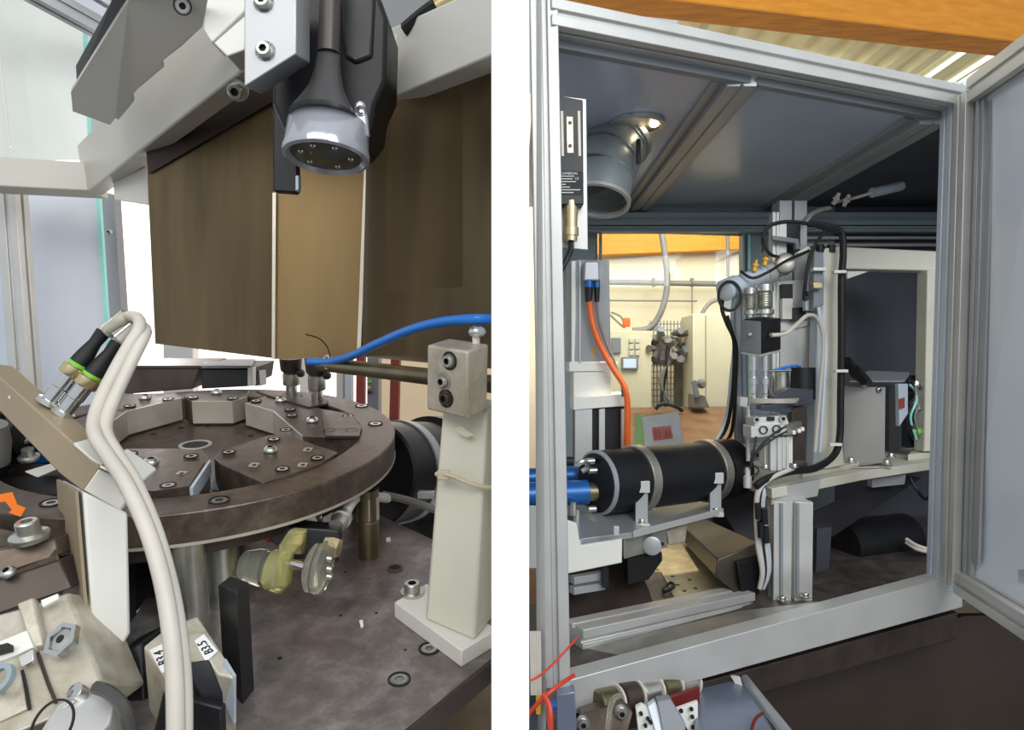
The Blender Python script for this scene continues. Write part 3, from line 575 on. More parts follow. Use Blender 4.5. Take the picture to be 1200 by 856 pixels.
# ---- left front machine block
t = T('clamp_fixture', 'stepped steel clamp fixture with cast aluminium body at the bottom left', 'fixture', P(50, 860, .68))
MB().prism([P(-30, 612, .80), P(62, 632, .76), P(72, 660, .74), P(-30, 690, .72)], Z*.001-U*.03).build('top_plate', M['steel'], t, .002)
MB().prism([P(-30, 650, .73), P(64, 632, .755), P(68, 652, .75), P(-30, 684, .72)], Y*.05).build('step_plate', M['steel'], t, .002)
MB().prism([P(-30, 690, .71), P(70, 656, .74), P(84, 690, .73), P(-30, 730, .69)], Y*.05).build('step_plate', M['steel_d'], t, .002)
MB().prism([P(-30, 728, .68), P(28, 712, .70), P(80, 694, .72), P(120, 800, .66), P(60, 842, .62), P(-30, 880, .6)], V((.01, .06, -.03))).build('cast_body', M['alu_cast'], t, .003)
MB().prism([P(26, 712, .695), P(46, 704, .70), P(58, 760, .675), P(44, 764, .67)], V((-.002, -.006, .006))).build('raised_rib', M['alu_cast'], t, .002)
MB().prism([P(50, 706, .70), P(70, 698, .705), P(71, 704, .70), P(52, 714, .695)], V((0, -.003, .003))).build('bright_key', M['white'], t, .0005)
MB().prism([P(-30, 770, .665), P(38, 742, .68), P(46, 762, .67), P(24, 772, .665), P(-30, 792, .655)], V((0, -.008, .006))).build('white_cover', M['white'], t, .001)
MB().prism([P(24, 772, .658), P(42, 762, .66), P(43, 776, .655), P(28, 784, .65)], V((0, -.004, .003))).build('screw_lug', M['alu'], t, .001)
screw(t, P(33, 775, .652), V((-.1, -.75, .65)), .0045, 'flat')
hx = V((-.25, -.72, .65)).normalized()
MB().lathe(P(76, 752, .665)+hx*.002, hx, [(0, .012), (.003, .0105), (.0045, .004)], 20).build('bore', M['zinc'], t)
MB().lathe(P(76, 752, .665)+hx*.006, hx, [(0, .0042), (.001, .004)], 12).build('dark_bore', M['ink'], t)
MB().ring(P(76, 752, .665), hx, .0175, .0125, .007, 6).build('hex_nut', M['chrome'], t)
MB().prism([P(66, 826, .63), P(100, 806, .655), P(120, 810, .655), P(132, 828, .64), P(128, 850, .63), P(100, 880, .61), P(20, 900, .58)], V((.0, .04, -.03))).build('front_lug', M['alu'], t, .002)
MB().lathe(P(93, 812, .645), hx, [(-.004, .0075), (.006, .0075), (.0065, .006)], 16).build('dowel', M['chrome'], t)
MB().ring(P(62, 850, .6), V((-.2, -.8, .55)), .021, .019, .0015, 30).build('bore_ring', M['ink'], t)
MB().ring(P(4, 796, .63), V((-.2, -.8, .55)), .013, .008, .006, 20).build('spring', M['greygreen'], t)
MB().prism([P(-20, 766, .655), P(16, 757, .66), P(16, 764, .657), P(-20, 774, .652)], V((0, -.008, .006))).build('black_slot', M['ink'], t)
MB().prism([P(-30, 812, .635), P(26, 786, .652), P(34, 832, .63), P(-30, 862, .61)], V((0, -.003, .002))).build('wear_plate', M['alu_cast'], t, .001)
MB().tube([P(44, 765, .665), P(56, 800, .648), P(66, 824, .632)], .0016, 6, 4).build('seam', M['steel_d'], t)
MB().tube([P(26, 786, .65), P(31, 808, .64), P(35, 832, .628)], .0014, 6, 3).build('seam', M['ink'], t)
t = T('flange_bolt', 'bright flanged bolt on the steel clamp fixture beside the orange arrow', 'bolt', P(34, 632, .745))
bb = V((-.02, -.25, .97)).normalized()
MB().lathe(P(35, 630, .745), bb, [(-.002, .019), (0, .0195), (.0035, .0195), (.006, .012), (.018, .0115), (.0195, .010), (.0195, .006), (.012, .0055)], 26).build('head', M['zinc'], t)
MB().prism([P(*q, .765) for q in [(-8, 581), (14, 577), (20, 592), (30, 596), (24, 606), (10, 601), (14, 598), (6, 588), (-8, 590)]], Y*.001).build('arrow_sticker', M['orange_p'], None, 0, 'orange arrow sticker pointing at the flange bolt', 'arrow')
screw(None, P(10, 672, .718), V((-.1, -.6, .8)), .008, 'dome', None, 'screw', 'small domed screw on the lower step of the clamp fixture', 'screw')
# ---- motor and brackets at the far left behind the arm
t = T('side_motor', 'dark motor with white base plate at the left edge behind the sloping arm', 'motor', P(20, 560, 1.0))
MB().lathe(P(-30, 505, 1.02), V((1, .1, -.02)), [(0, .05), (.06, .05), (.062, .04), (.075, .04)], 24).build('housing', M['blackm'], t)
MB().prism([P(-20, 440, 1.05), P(20, 455, 1.05), P(22, 500, 1.05), P(-20, 520, 1.05)], Y*.02).build('cover', M['white'], t, .003)
MB().lathe(P(-8, 520, .96), V((.2, -.3, .9)), [(-.03, .02), (.0, .022), (.03, .018)], 16).build('grey_cap', M['cablegrey'], t)
MB().prism([P(20, 500, 1.1), P(48, 500, 1.1), P(70, 540, 1.08), P(40, 545, 1.08)], Y*.02).build('blue_bracket', M['blue_m'], t, .002)
MB().prism([P(28, 553, .95), P(68, 541, .98), P(68, 550, .98), P(44, 560, .95)], Y*.03).build('pale_plate', M['white'], t, .001)
for q in ((28, 516, 1.03), (34, 538, .99)): MB().lathe(P(*q), V((.1, -.35, .93)), [(0, .014), (.004, .014), (.006, .009), (.016, .008)], 16).build('bolt', M['zinc'], t)
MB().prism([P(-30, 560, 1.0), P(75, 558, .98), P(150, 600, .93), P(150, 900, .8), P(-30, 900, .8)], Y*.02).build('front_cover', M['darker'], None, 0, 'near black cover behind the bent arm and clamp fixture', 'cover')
t = T('cable_coil', 'dark grey hose bending at the foot of the bent arm', 'hose', P(150, 850, .64))
MB().tube([P(112, 806, .64), P(128, 812, .635), P(144, 828, .63), P(155, 858, .63), P(160, 890, .63)], .006, 8, 5).build('hose', mat('dark_grey_hose', (70, 68, 66), 0, .4, .1, 20), t)
t = T('limit_switch', 'black box with a screw beside the foot of the bent arm', 'switch', P(152, 840, .72))
MB().prism([P(134, 768, .75), P(166, 752, .76), P(172, 830, .73), P(134, 850, .72)], Y*.05).build('body', M['black'], t, .003)
MB().prism([P(134, 764, .745), P(140, 762, .745), P(142, 776, .742), P(135, 779, .742)], -Y*.002).build('label_plate', M['cream'], t)
screw(t, P(153, 793, .735), -Y, .007, 'dome')
# ================================================================ RIGHT BAY
# ---- front frame of slotted profiles, open door
t = T('machine_enclosure', 'silver slotted aluminium profile frame round the open machine cabinet', 'frame', P(652, 830, 1.25))
MB().slotbar(P(636, -30, 1.27), P(651, 800, 1.25), .051, .051, Y).build('left_post', M['alu'], t, .0015)
MB().prism([P(626, -30, 1.25), P(634, -30, 1.23), P(640, 870, 1.2), P(630, 870, 1.22)], Y*.03).build('left_post_flange', M['alu'], t, .001)
MB().slotbar(P(640, 20, 1.26), P(1124, 117, 1.68), .05, .05, Z).build('top_rail', M['alu'], t, .0015)
MB().slotbar(P(1119, 100, 1.68), P(1101, 690, 1.70), .042, .045, Y).build('right_post', M['stripe'], t, .0015)  # bluish light on this post painted into a paler metal
MB().bar(P(646, 42, 1.30), P(1118, 133, 1.73), .02, .05, Z).build('top_seal', M['grey'], t, .001)
MB().prism([P(636, 806, 1.25), P(1128, 672, 1.70), P(1128, 712, 1.70), P(636, 848, 1.25)], Y*.05).build('bottom_rail', M['alu'], t, .0015)
MB().prism([P(672, 842, 1.29), P(1122, 718, 1.74), P(1122, 748, 1.74), P(672, 874, 1.29)], Y*.05).build('lower_rail', M['steel_d'], t, .0015)
MB().prism([P(662, 806, 1.30), P(1004, 706, 1.61), P(1004, 700, 1.65), P(868, 716, 1.60), P(675, 762, 1.44)], -Z*.012).build('sill_plate', M['alu_raw'], t, .001)
t = T('inner_rail', 'slotted beam lying on the machine floor behind the front sill', 'rail', P(770, 760, 1.5))
MB().slotbar(P(672, 746, 1.47), P(872, 702, 1.74), .07, .05, Z).build('profile', M['alu'], t, .0015)
MB().box(P(874, 702, 1.745), (.006, .065, .05)).build('end_cap', M['black'], t, .001)
t = T('open_door', 'pale open cabinet door in a slotted aluminium frame at the right edge', 'door', P(1140, 680, 1.5))
dx0 = P(1139, 100, 1.64)
D0, D1 = P(1137, 110, 1.62), P(1219, 52, 1.30)
D2, D3 = P(1121, 684, 1.63), P(1217, 745, 1.32)
MB().slotbar(D0, D2, .05, .045, Y).build('stile', M['alu'], t, .0015)
MB().slotbar(D0+V((0, -.02, 0)), D1, .042, .058, Z).build('top_rail', M['alu'], t, .0015)
MB().slotbar(D2+V((0, -.02, .01)), D3+V((0, 0, .01)), .042, .052, Z).build('bottom_rail', M['alu'], t, .0015)
MB().slotbar(D0+V((.004, -.05, -.02)), D2+V((.004, -.05, .02)), .03, .028, Y).build('inner_stile', M['alu_dark'], t, .001)
MB().prism([D0+V((.012, 0, 0)), D1+V((.012, 0, 0)), D3+V((.012, 0, 0)), D2+V((.012, 0, 0))], X*.006).build('panel', M['door'], t)
MB().prism([P(1156, 120, 1.56), P(1163, 116, 1.53), P(1146, 662, 1.53), P(1139, 660, 1.56)], X*.006).build('seal', M['alu_dark'], t)
MB().prism([P(1193, 668, 1.40), P(1200, 668, 1.38), P(1202, 684, 1.38), P(1193, 682, 1.40)], X*.01).build('corner_clip', M['alu'], t)
# ---- cabinet: ceiling, rails, walls, floor
ZC = .63; XW = 1.85; YB = 2.72
struct(MB().prism([V((.05, 1.26, ZC)), V((1.12, 1.66, ZC)), V((1.12, YB, ZC)), V((.05, YB, ZC))], Z*.008), 'ceiling', M['ceil'])
MB().prism([V((1.12, 1.66, ZC)), V((XW, 1.75, ZC)), V((XW, YB, ZC)), V((1.12, YB, ZC))], Z*.008).build('ceiling_panel', M['darkwall'], None, 0, 'dark ceiling panel beyond the right ceiling rail, above the white arch', 'panel')
for x, y0, w, lb in ((.495, 1.47, .065, 'grey slotted ceiling rail in the middle of the cabinet roof'), (1.05, 1.70, .07, 'grey slotted ceiling rail running back from the right post')):
    t = T('ceiling_rail', lb, 'rail', V((x, 2, ZC-.045)))
    MB().slotbar(V((x, y0, ZC-.015)), V((x, YB-.04, ZC-.015)), w, .03, Z).build('profile', M['alu_dark'], t, .0015)
    for s in (-1, 1): MB().box(V((x+s*(w/2+.012), (y0+YB)/2, ZC-.006)), (.022, YB-y0-.05, .012)).build('edge_strip', M['alu_dark'], t, .001)
t = T('rear_ceiling_rail', 'grey grooved rail along the top of the cabinet back wall', 'rail', V((.6, YB-.04, .5)))
for z, h in ((.568, .05), (.528, .022)): MB().slotbar(V((.22, YB-.05, z)), V((1.83, YB-.05, z)), .05, h, Z).build('profile', M['greygreen'], t, .0015)
for z in (.50, .472): MB().bar(V((1.12, YB-.03, z)), V((1.83, YB-.03, z)), .02, .012).build('profile', M['alu_dark'], t, .001)
wx = lambda px: P(px, 0, YB).x
wz = lambda py: P(0, py, YB).z
def wall(x0, x1, y0, y1, name='wall_rear', m='greygreen', dy=0):
    return struct(MB().prism([V((wx(x0), YB+dy, wz(y0))), V((wx(x1), YB+dy, wz(y0))), V((wx(x1), YB+dy, wz(y1))), V((wx(x0), YB+dy, wz(y1)))], Y*.02), name, M[m])
wall(628, 700, 236, 640); wall(868, 978, 236, 660); wall(700, 868, 236, 270); wall(700, 868, 545, 660, m='cream'); wall(978, 1180, 236, 660, m='darkwall')
wn = struct(MB().prism([V((wx(698), YB-.012, wz(262))), V((wx(873), YB-.012, wz(270))), V((wx(873), YB-.012, wz(545))), V((wx(698), YB-.012, wz(545)))], Y*.006), 'window_2', M['pane'])
for x0, y0, x1, y1, m in ((694, 266, 878, 272, 'greygreen'), (703, 262, 703, 545, 'greygreen'), (868, 262, 868, 545, 'greygreen')):
    MB().bar(V((wx(x0), YB-.015, wz(y0))), V((wx(x1), YB-.015, wz(y1))), .042, .008, Y if x0 != x1 else X).build('window_frame', M[m], wn)
MB().bar(V((wx(875.5), YB-.022, wz(268))), V((wx(875.5), YB-.022, wz(545))), .006, .01, X).build('teal_edge', M['teal'], wn)  # plain teal strip along the pane edge
for px, py in ((793, 268), (872, 272), (707, 263)): screw(wn, V((wx(px), YB-.026, wz(py))), -Y, .011, 'dome')
struct(MB().prism([V((XW, 1.75, -.6)), V((XW, YB, -.6)), V((XW, YB, ZC)), V((XW, 1.75, ZC))], X*.01), 'wall_right', M['darkwall'])
ZF = -.60
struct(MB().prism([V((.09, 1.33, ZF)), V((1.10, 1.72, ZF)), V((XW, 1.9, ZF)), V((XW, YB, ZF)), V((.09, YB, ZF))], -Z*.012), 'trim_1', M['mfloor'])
t = T('lit_floor_plate', 'dirty floor plate with its warm light painted in, under the motor', 'tray', PZ(750, 690, ZF))
MB().prism([PZ(664, 640, ZF), PZ(800, 628, ZF), PZ(868, 700, ZF), PZ(790, 702, ZF), PZ(775, 672, ZF), PZ(664, 668, ZF)], Z*.004).build('sheet', M['floorlit'], t)  # warm pale tone stands in for the light falling here
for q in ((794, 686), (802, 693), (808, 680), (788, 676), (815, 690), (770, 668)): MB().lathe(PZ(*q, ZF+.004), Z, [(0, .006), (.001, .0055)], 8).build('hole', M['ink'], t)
MB().tube([PZ(777, 690, ZF+.008), PZ(786, 683, ZF+.01), PZ(790, 688, ZF+.01), PZ(780, 694, ZF+.008)], .004, 6, 4, True).build('wire_scrap', M['black'], None, 0, 'small scrap of black wire lying on the lit floor plate', 'wire')
# ---- roof outside: timber beam and corrugated sheet
t = T('timber_beam', 'orange glued timber roof beam across the top right', 'beam', P(930, 30, 3.1))
q = [P(560, -48, 2.9), P(600, -42, 2.9)]
a, b_ = P(640, -18, 2.75), P(1290, 60, 3.4)
MB().prism([a, b_, b_+Y*.15, a+Y*.15], Z*.42).build('beam', M['wood'], t, .004)
MB().prism([a-Z*.004, b_-Z*.004, b_-Z*.004+Y*.15, a-Z*.004+Y*.15], Z*.003).build('underside', M['wood_d'], t)  # shade of the underside painted in a browner timber
for px, py in ((907, 7), (988, 17), (1046, 4), (1126, 22), (1183, 24), (1035, 26)): MB().lathe(P(px, py, (a+(b_-a)*((px-640)/650)).y-.004), -Y, [(0, .014), (.003, .011)], 9).build('knot', M['wood_d'], t)
zr = 1.86; b = MB(); sk = MB()
t = T('roof_sheet', 'pale corrugated roof sheet behind the timber beam', 'roof', V((2.2, 4, zr)))
x = .9
while x < 3.6:
    b.prism([V((x, 3.3, zr)), V((x+.07, 3.3, zr)), V((x+.095, 3.3, zr+.045)), V((x+.155, 3.3, zr+.045)), V((x+.18, 3.3, zr)), V((x+.18, 3.3, zr+.006)), V((x+.158, 3.3, zr+.052)), V((x+.09, 3.3, zr+.052)), V((x+.066, 3.3, zr+.006)), V((x, 3.3, zr+.006))], Y*2.2)
    x += .18
for xs in (2.66, 2.86, 2.93): sk.prism([V((xs, 3.3, zr-.004)), V((xs+.04, 3.3, zr-.004)), V((xs+.04, 3.3, zr+.004)), V((xs, 3.3, zr+.004))], Y*2.2)
b.build('sheet', M['roof'], t); sk.build('skylight_strip', M['skyl'], t)
# ---- hall seen through the rear window
YO = 4.98
o = lambda px, py, d=YO: P(px, py, d)
MB().prism([o(690, 250), o(890, 258), o(890, 294), o(690, 302)], -Y*.1).build('wall_timber', M['wood'], None, .004, 'orange timber beam on the cream wall outside the rear window', 'beam')
t = T('wall_pipe', 'grey horizontal pipe with collars on the cream wall', 'pipe', o(780, 331, 4.9))
MB().cyl(o(660, 330, 4.9), o(850, 333, 4.9), .02).build('pipe', M['cablegrey'], t)
for px in (766, 811): MB().cyl(o(px-1.5, 331, 4.9), o(px+1.5, 331, 4.9), .032).build('collar', M['cablegrey'], t)
MB().cyl(o(660, 352, 4.92), o(817, 353, 4.92), .006).build('wall_conduit', M['cablegrey'], None, 0, 'thin horizontal conduit under the grey wall pipe', 'conduit')
MB().cyl(o(811, 331, 4.93), o(811, 372, 4.93), .004).build('wall_conduit', M['cablegrey'], None, 0, 'thin vertical conduit hanging below the right pipe collar', 'conduit')
MB().tube([o(773, 262, 4.5), o(778, 290, 4.5), o(782, 330, 4.5), o(776, 362, 4.5), o(762, 384, 4.5), o(742, 388, 4.5)], .021, 10, 6).build('hanging_hose', M['cablegrey'], None, 0, 'thick grey hose curving down behind the rear window', 'hose')
MB().tube([o(852, 262, 4.87), o(853, 290, 4.87), o(853, 326, 4.88)], .012, 8, 5).build('hanging_hose', M['cablegrey'], None, 0, 'thin grey hose hanging near the right edge of the rear window', 'hose')
MB().tube([o(846, 350, 4.6), o(834, 354, 4.6), o(826, 362, 4.6), o(820, 374, 4.6)], .014, 8, 5).build('cabinet_hose', M['cablegrey'], None, 0, 'grey hose bending down onto the beige cabinet', 'hose')
MB().tube([o(700, 372, 4.6), o(712, 368, 4.6), o(722, 376, 4.6), o(732, 384, 4.6), o(728, 372, 4.6), o(716, 366, 4.6)], .007, 6, 5).build('cable_loop', M['cablegrey'], None, 0, 'loop of grey cable on top of the control cabinet', 'cable')
t = T('control_cabinet', 'pale yellow control cabinet with buttons and a small screen behind the window', 'cabinet', o(735, 480, 4.4))
MB().prism([o(690, 387, 4.4), o(763, 388, 4.4), o(764, 485, 4.4), o(690, 485, 4.4)], Y*.3).build('body', M['beige'], t, .006)
MB().box(o(738, 426, 4.39), (.105, .03, .082)).build('screen_frame', M['grey'], t, .004)
MB().box(o(738, 426, 4.373), (.082, .004, .058)).build('screen', M['lcd'], t)
MB().box(o(722, 405, 4.39), (.06, .02, .10)).build('meter', M['grey'], t, .004)
for i in range(2):
    for j in range(3): MB().box(o(740+i*7, 399+j*7.5, 4.39), (.03, .014, .033)).build('button', M['cream'], t, .003)
MB().box(o(734, 378, 4.5), (.05, .03, .06)).build('beacon', M['orange'], None, .01, 'small orange beacon on top of the control cabinet', 'beacon')
t = T('press_machine', 'grubby robot press with hoses between the two beige cabinets', 'machine', o(785, 480, 4.55))
random.seed(9)
for k in range(20):
    px, py = random.uniform(766, 802), random.uniform(390, 425)
    MB().lathe(o(px, py, 4.5+random.uniform(-.05, .1)), V((random.uniform(-1, 1), -1, random.uniform(-1, 1))), [(0, .012), (.02, .016), (.04, .022), (.08, .018), (.1, .024)], 8).build('fitting', M[['dirty', 'cablegrey', 'dirty', 'grey'][k % 4]], t)
MB().prism([o(792, 420, 4.55), o(800, 420, 4.55), o(801, 480, 4.55), o(793, 480, 4.55)], Y*.06).build('pillar', M['dirty'], t)
MB().prism([o(766, 395, 4.6), o(800, 395, 4.6), o(800, 428, 4.6), o(766, 428, 4.6)], Y*.06).build('head', M['dirty'], t, .01)
for k in range(3): MB().tube([o(784+k*3, 398, 4.45), o(782+k*3, 420, 4.42), o(779-k*3, 445, 4.42), o(774+k*7, 478, 4.45)], .011, 7, 5).build('hose', M['cablegrey' if k else 'rubber'], t)
t = T('mesh_guard', 'wire mesh guard with yellow upright behind the grubby press', 'guard', o(785, 490, 4.7))
b = MB()
for k in range(13): b.bar(o(762+k*4, 376, 4.7), o(762+k*4, 490, 4.7), .006, .006, Y)
for k in range(17): b.bar(o(760, 380+k*7, 4.705), o(812, 380+k*7, 4.705), .006, .006)
m_ = b.build('wire_mesh', M['cablegrey'], t); m_['kind'] = 'stuff'
MB().bar(o(808, 374, 4.66), o(809, 480, 4.66), .03, .03, Y).build('upright', M['yel'], t)
t = T('beige_cabinet', 'large plain beige cabinet behind the right side of the window', 'cabinet', o(840, 480, 4.3))
MB().prism([o(812, 368, 4.3), o(868, 366, 4.3), o(868, 480, 4.3), o(812, 480, 4.3)], Y*.3).build('body', M['beige'], t, .006)
MB().bar(o(827, 370, 4.298), o(827, 478, 4.298), .004, .004, Y).build('door_gap', M['cablegrey'], t)
MB().box(o(852, 358, 4.5), (.06, .03, .12)).build('junction_box', M['grey'], None, .004, 'grey junction box above the beige cabinet', 'box')
t = T('bench_vice', 'grey bench vice with handle in front of the beige cabinet', 'vice', o(822, 478, 4.1))
MB().prism([o(812, 462, 4.1), o(826, 464, 4.1), o(832, 478, 4.1), o(812, 478, 4.1)], Y*.12).build('jaw', M['cablegrey'], t, .005)
MB().bar(o(813, 446, 4.08), o(817, 466, 4.08), .03, .02, Y).build('handle', M['grey'], t, .003)
MB().lathe(o(822, 450, 4.1), -Y, [(0, .03), (.03, .022), (.05, .015)], 14).build('knob', M['cablegrey'], t)
MB().prism([o(690, 478, 4.25), o(880, 476, 4.25), o(900, 560, 3.2), o(690, 560, 3.2)], -Z*.03).build('work_bench', M['rust'], None, .004, 'stained brown workbench top outside the rear window', 'bench')
MB().tube([o(768, 480, 4.1), o(775, 474, 4.1), o(790, 476, 4.1), o(800, 482, 4.1)], .012, 7, 5).build('bench_hose', M['rubber'], None, 0, 'dark hose end lying on the brown bench', 'hose')
t = T('document_sleeve', 'clear plastic sleeve with a white sheet bearing a pink print', 'sleeve', P(778, 522, 2.55))
MB().prism([P(752, 489, 2.55), P(795, 483, 2.55), P(801, 521, 2.55), P(756, 525, 2.55)], Y*.002).build('white_sheet', M['paper'], t)
pk = MB().prism([P(764, 501, 2.548), P(786, 499, 2.548), P(789, 514, 2.548), P(766, 517, 2.548)], Y*.001).build('pink_print', M['pinkp'], t)
for k in range(5): MB().bar(P(768+k*4, 503, 2.546), P(769+k*4, 513, 2.546), .0025, .0005, Y).build('print_line', M['red'], t) if k != 2 else None
MB().prism([P(745, 486, 2.56), P(754, 486, 2.56), P(755, 524, 2.56), P(744, 524, 2.56)], Y*.002).build('green_sheet', M['greenp'], t)
MB().prism([P(742, 484, 2.54), P(796, 480, 2.54), P(803, 524, 2.54), P(743, 527, 2.54)], Y*.001).build('plastic_film', M['sleeve'], t)
# ---- safety switch on the left post
t = T('safety_switch', 'long black safety switch with printed label hanging beside the left post', 'switch', P(668, 292, 1.3))
k = 1.29
MB().prism([P(654, 112, k+.03), P(687, 116, k+.03), P(689, 293, k+.03), P(656, 290, k+.03)], Y*.006).build('back_plate', M['alu'], t, .001)
MB().prism([P(650, 111, k), P(683, 117, k), P(684, 240, k), P(653, 240, k)], Y*.028).build('body', M['black'], t, .002)
for px, w in ((657, .004), (677, .004)): MB().prism([P(px, 130, k-.001), P(px+3, 130, k-.001), P(px+4, 183, k-.001), P(px+1, 183, k-.001)], Y*.003).build('light_strip', M['cream'], t)
MB().prism([P(664, 137, k-.002), P(671, 137, k-.002), P(672, 179, k-.002), P(665, 179, k-.002)], Y*.004).build('contact_bar', M['gold'], t)
for py in (144, 171): MB().lathe(P(668, py, k-.002), -Y, [(0, .004), (.0015, .0035)], 12).build('contact_screw', M['boot'], t)
lb = MB().prism([P(655, 200, k-.0006), P(683, 201, k-.0006), P(683, 229, k-.0006), P(655, 228, k-.0006)], Y*.0006).build('print_label', M['ink'], t)
text('SCHMERSAL', P(666, 203.5, k-.001), X, Z, .0068, M['inkw'], lb)
text('CE', P(676, 209.5, k-.001), X, Z, .0065, M['inkw'], lb)
for j, (x0, x1) in enumerate([(656, 673), (656, 671), (656, 675), (656, 663), (656, 668), (656, 680), (656, 672)]):
    y = 206+j*3.2; MB().prism([P(x0, y, k-.001), P(x1, y, k-.001), P(x1, y+1, k-.001), P(x0, y+1, k-.001)], Y*.0004).build('print_line', M['inkw'], t)
MB().lathe(P(669, 236, k+.012), -Z, [(0, .013), (.02, .0135), (.05, .0125), (.051, .015), (.066, .015), (.067, .0125), (.076, .0125)], 16).build('connector', M['gold'], t)
MB().tube([P(669, 282, k+.012), P(669, 292, k+.01), P(664, 304, k), P(656, 320, k), P(648, 336, k+.03)], .0055, 8, 5).build('switch_cable', M['rubber'], None, 0, 'short black cable from the safety switch into the left post', 'cable')
# ---- duct and ceiling collar
t = T('duct_elbow', 'galvanised segmented duct elbow under the cabinet ceiling', 'duct', P(708, 235, 2.1))
b = MB(); pts = [(P(730, 160, 1.86), .080), (P(724, 168, 1.85), .083), (P(713, 184, 1.83), .085), (P(705, 206, 1.81), .085), (P(701, 233, 1.79), .083)]
for i in range(4):
    (p, r), (q, r2) = pts[i], pts[i+1]; ax_ = (q-p)
    MB().lathe(p, ax_, [(-.004, r*.97), (0, r), (ax_.length*.93, r2*.985), (ax_.length, r2*1.04)], 32).build('segment', M['galv'], t)
p, q = pts[3][0], pts[4][0]
MB().ring(q, q-p, .086, .076, .010, 32).build('mouth_lip', M['alu'], t)
MB().lathe(q-(q-p).normalized()*.003, q-p, [(0, .077), (.003, .075)], 28).build('mouth', M['ink'], t)
MB().ring(pts[0][0], pts[1][0]-pts[0][0], .087, .079, .016, 32).build('clamp_band', M['galv'], t)
MB().box(P(748, 178, 1.74), (.010, .016, .062)).build('clamp_bolt', M['blackm'], t, .002)
t = T('ceiling_collar', 'round shiny ceiling collar behind the duct, its reflection added as a glow', 'lamp', PZ(740, 150, ZC-.01))
lc = PZ(746, 143, ZC)
MB().ring(lc-Z*.012, Z, .072, .062, .011, 36).build('collar_rim', M['chrome'], t)
MB().lathe(lc-Z*.004, Z, [(0, .064), (.002, .064), (.003, .02)], 32).build('collar_disc', M['edge'], t)
MB().lathe(lc+V((.045, 0, -.012)), Z, [(0, .006), (.003, .011), (.008, .011)], 16).build('collar_glint', M['glint_glow'], t)  # glowing bead added for the reflection on the collar
lamp('floor_glow_spot', 'SPOT', lc+V((.1, .1, -.03)), PZ(742, 668, ZF), 48, .04, (1, .89, .68), spot=34)  # added spot warming the floor below; no lamp known here
# ---- vertical servo axis at the left
d = 1.92
t = T('servo_axis', 'upright grey servo motor on a vertical linear axis inside the left of the cabinet', 'axis', P(700, 540, d))
mp = [P(667, 307, d), P(676, 304, d-.03), P(714, 305, d-.03), P(716, 426, d-.03), P(676, 426, d-.03), P(667, 430, d)]
MB().prism(mp, Y*.10).build('motor', M['alu_dark'], t, .004)
MB().bar(P(672, 306, d-.02), P(672, 428, d-.02), .012, .01, Y).build('motor_fin', M['white'], t, .002)
MB().bar(P(679.5, 306, d-.035), P(679.5, 426, d-.035), .004, .006, Y).build('motor_fin', M['alu_dark'], t)
MB().prism([P(667, 424, d-.035), P(724, 424, d-.035), P(724, 435, d-.035), P(667, 436, d-.035)], Y*.12).build('motor_flange', M['white'], t, .002)
MB().prism([P(672, 436, d-.03), P(716, 436, d-.03), P(717, 464, d-.03), P(672, 466, d-.03)], Y*.10).build('coupling_housing', M['white'], t, .002)
MB().prism([P(672, 466, d-.05), P(733, 461, d-.05), P(734, 476, d-.05), P(672, 481, d-.05)], Y*.12).build('axis_head', M['white'], t, .002)
MB().prism([P(674, 481, d-.03), P(733, 477, d-.03), P(733, 545, d-.03), P(674, 560, d-.03)], Y*.08).build('axis_body', M['blackm'], t)
for x0, x1 in ((674, 694), (702, 709), (728, 734)): MB().prism([P(x0, 480, d-.045), P(x1, 479, d-.045), P(x1, 560, d-.045), P(x0, 560, d-.045)], Y*.02).build('axis_profile', M['alu'], t, .001)
MB().prism([P(685, 306, d-.075), P(702, 306, d-.075), P(703, 329, d-.075), P(684, 329, d-.075)], Y*.045).build('motor_socket', M['alu_dark'], t, .004)
for x0, x1 in ((685, 695), (696, 703)):
    MB().cyl(P((x0+x1)/2, 328, d-.06), P((x0+x1)/2, 337, d-.06), (x1-x0)/2*d/800).build('blue_ring', M['blue_m'], t)
    MB().cyl(P((x0+x1)/2, 336, d-.06), P((x0+x1)/2, 354, d-.06), (x1-x0)/2*d/800, (x1-x0)/2*d/800*.75).build('plug', M['rubber'], t)
for py in (408, 414): MB().prism([P(692, py+4, d-.0315), P(698, py+4, d-.0315), P(695, py-2, d-.0315)], -Y*.0006).build('warning_mark', M['yel'], t)
MB().tube([P(690.5, 352, d-.06), P(693, 372, d-.06), P(699, 394, d-.065), P(709, 416, d-.07), P(721, 436, d-.08), P(731, 452, d-.09), P(735, 470, d-.09), P(735, 500, d-.08), P(735, 530, d-.06)], .0085, 10, 6).build('motor_cable', M['orange'], None, 0, 'orange power cable curving down from the grey servo motor', 'cable')
MB().tube([P(699.5, 352, d-.06), P(701, 372, d-.058), P(708, 396, d-.058), P(720, 424, d-.065), P(728, 446, d-.075), P(730, 465, d-.07)], .004, 8, 5).build('encoder_cable', M['cablegrey'], None, 0, 'thin grey cable beside the orange power cable', 'cable')
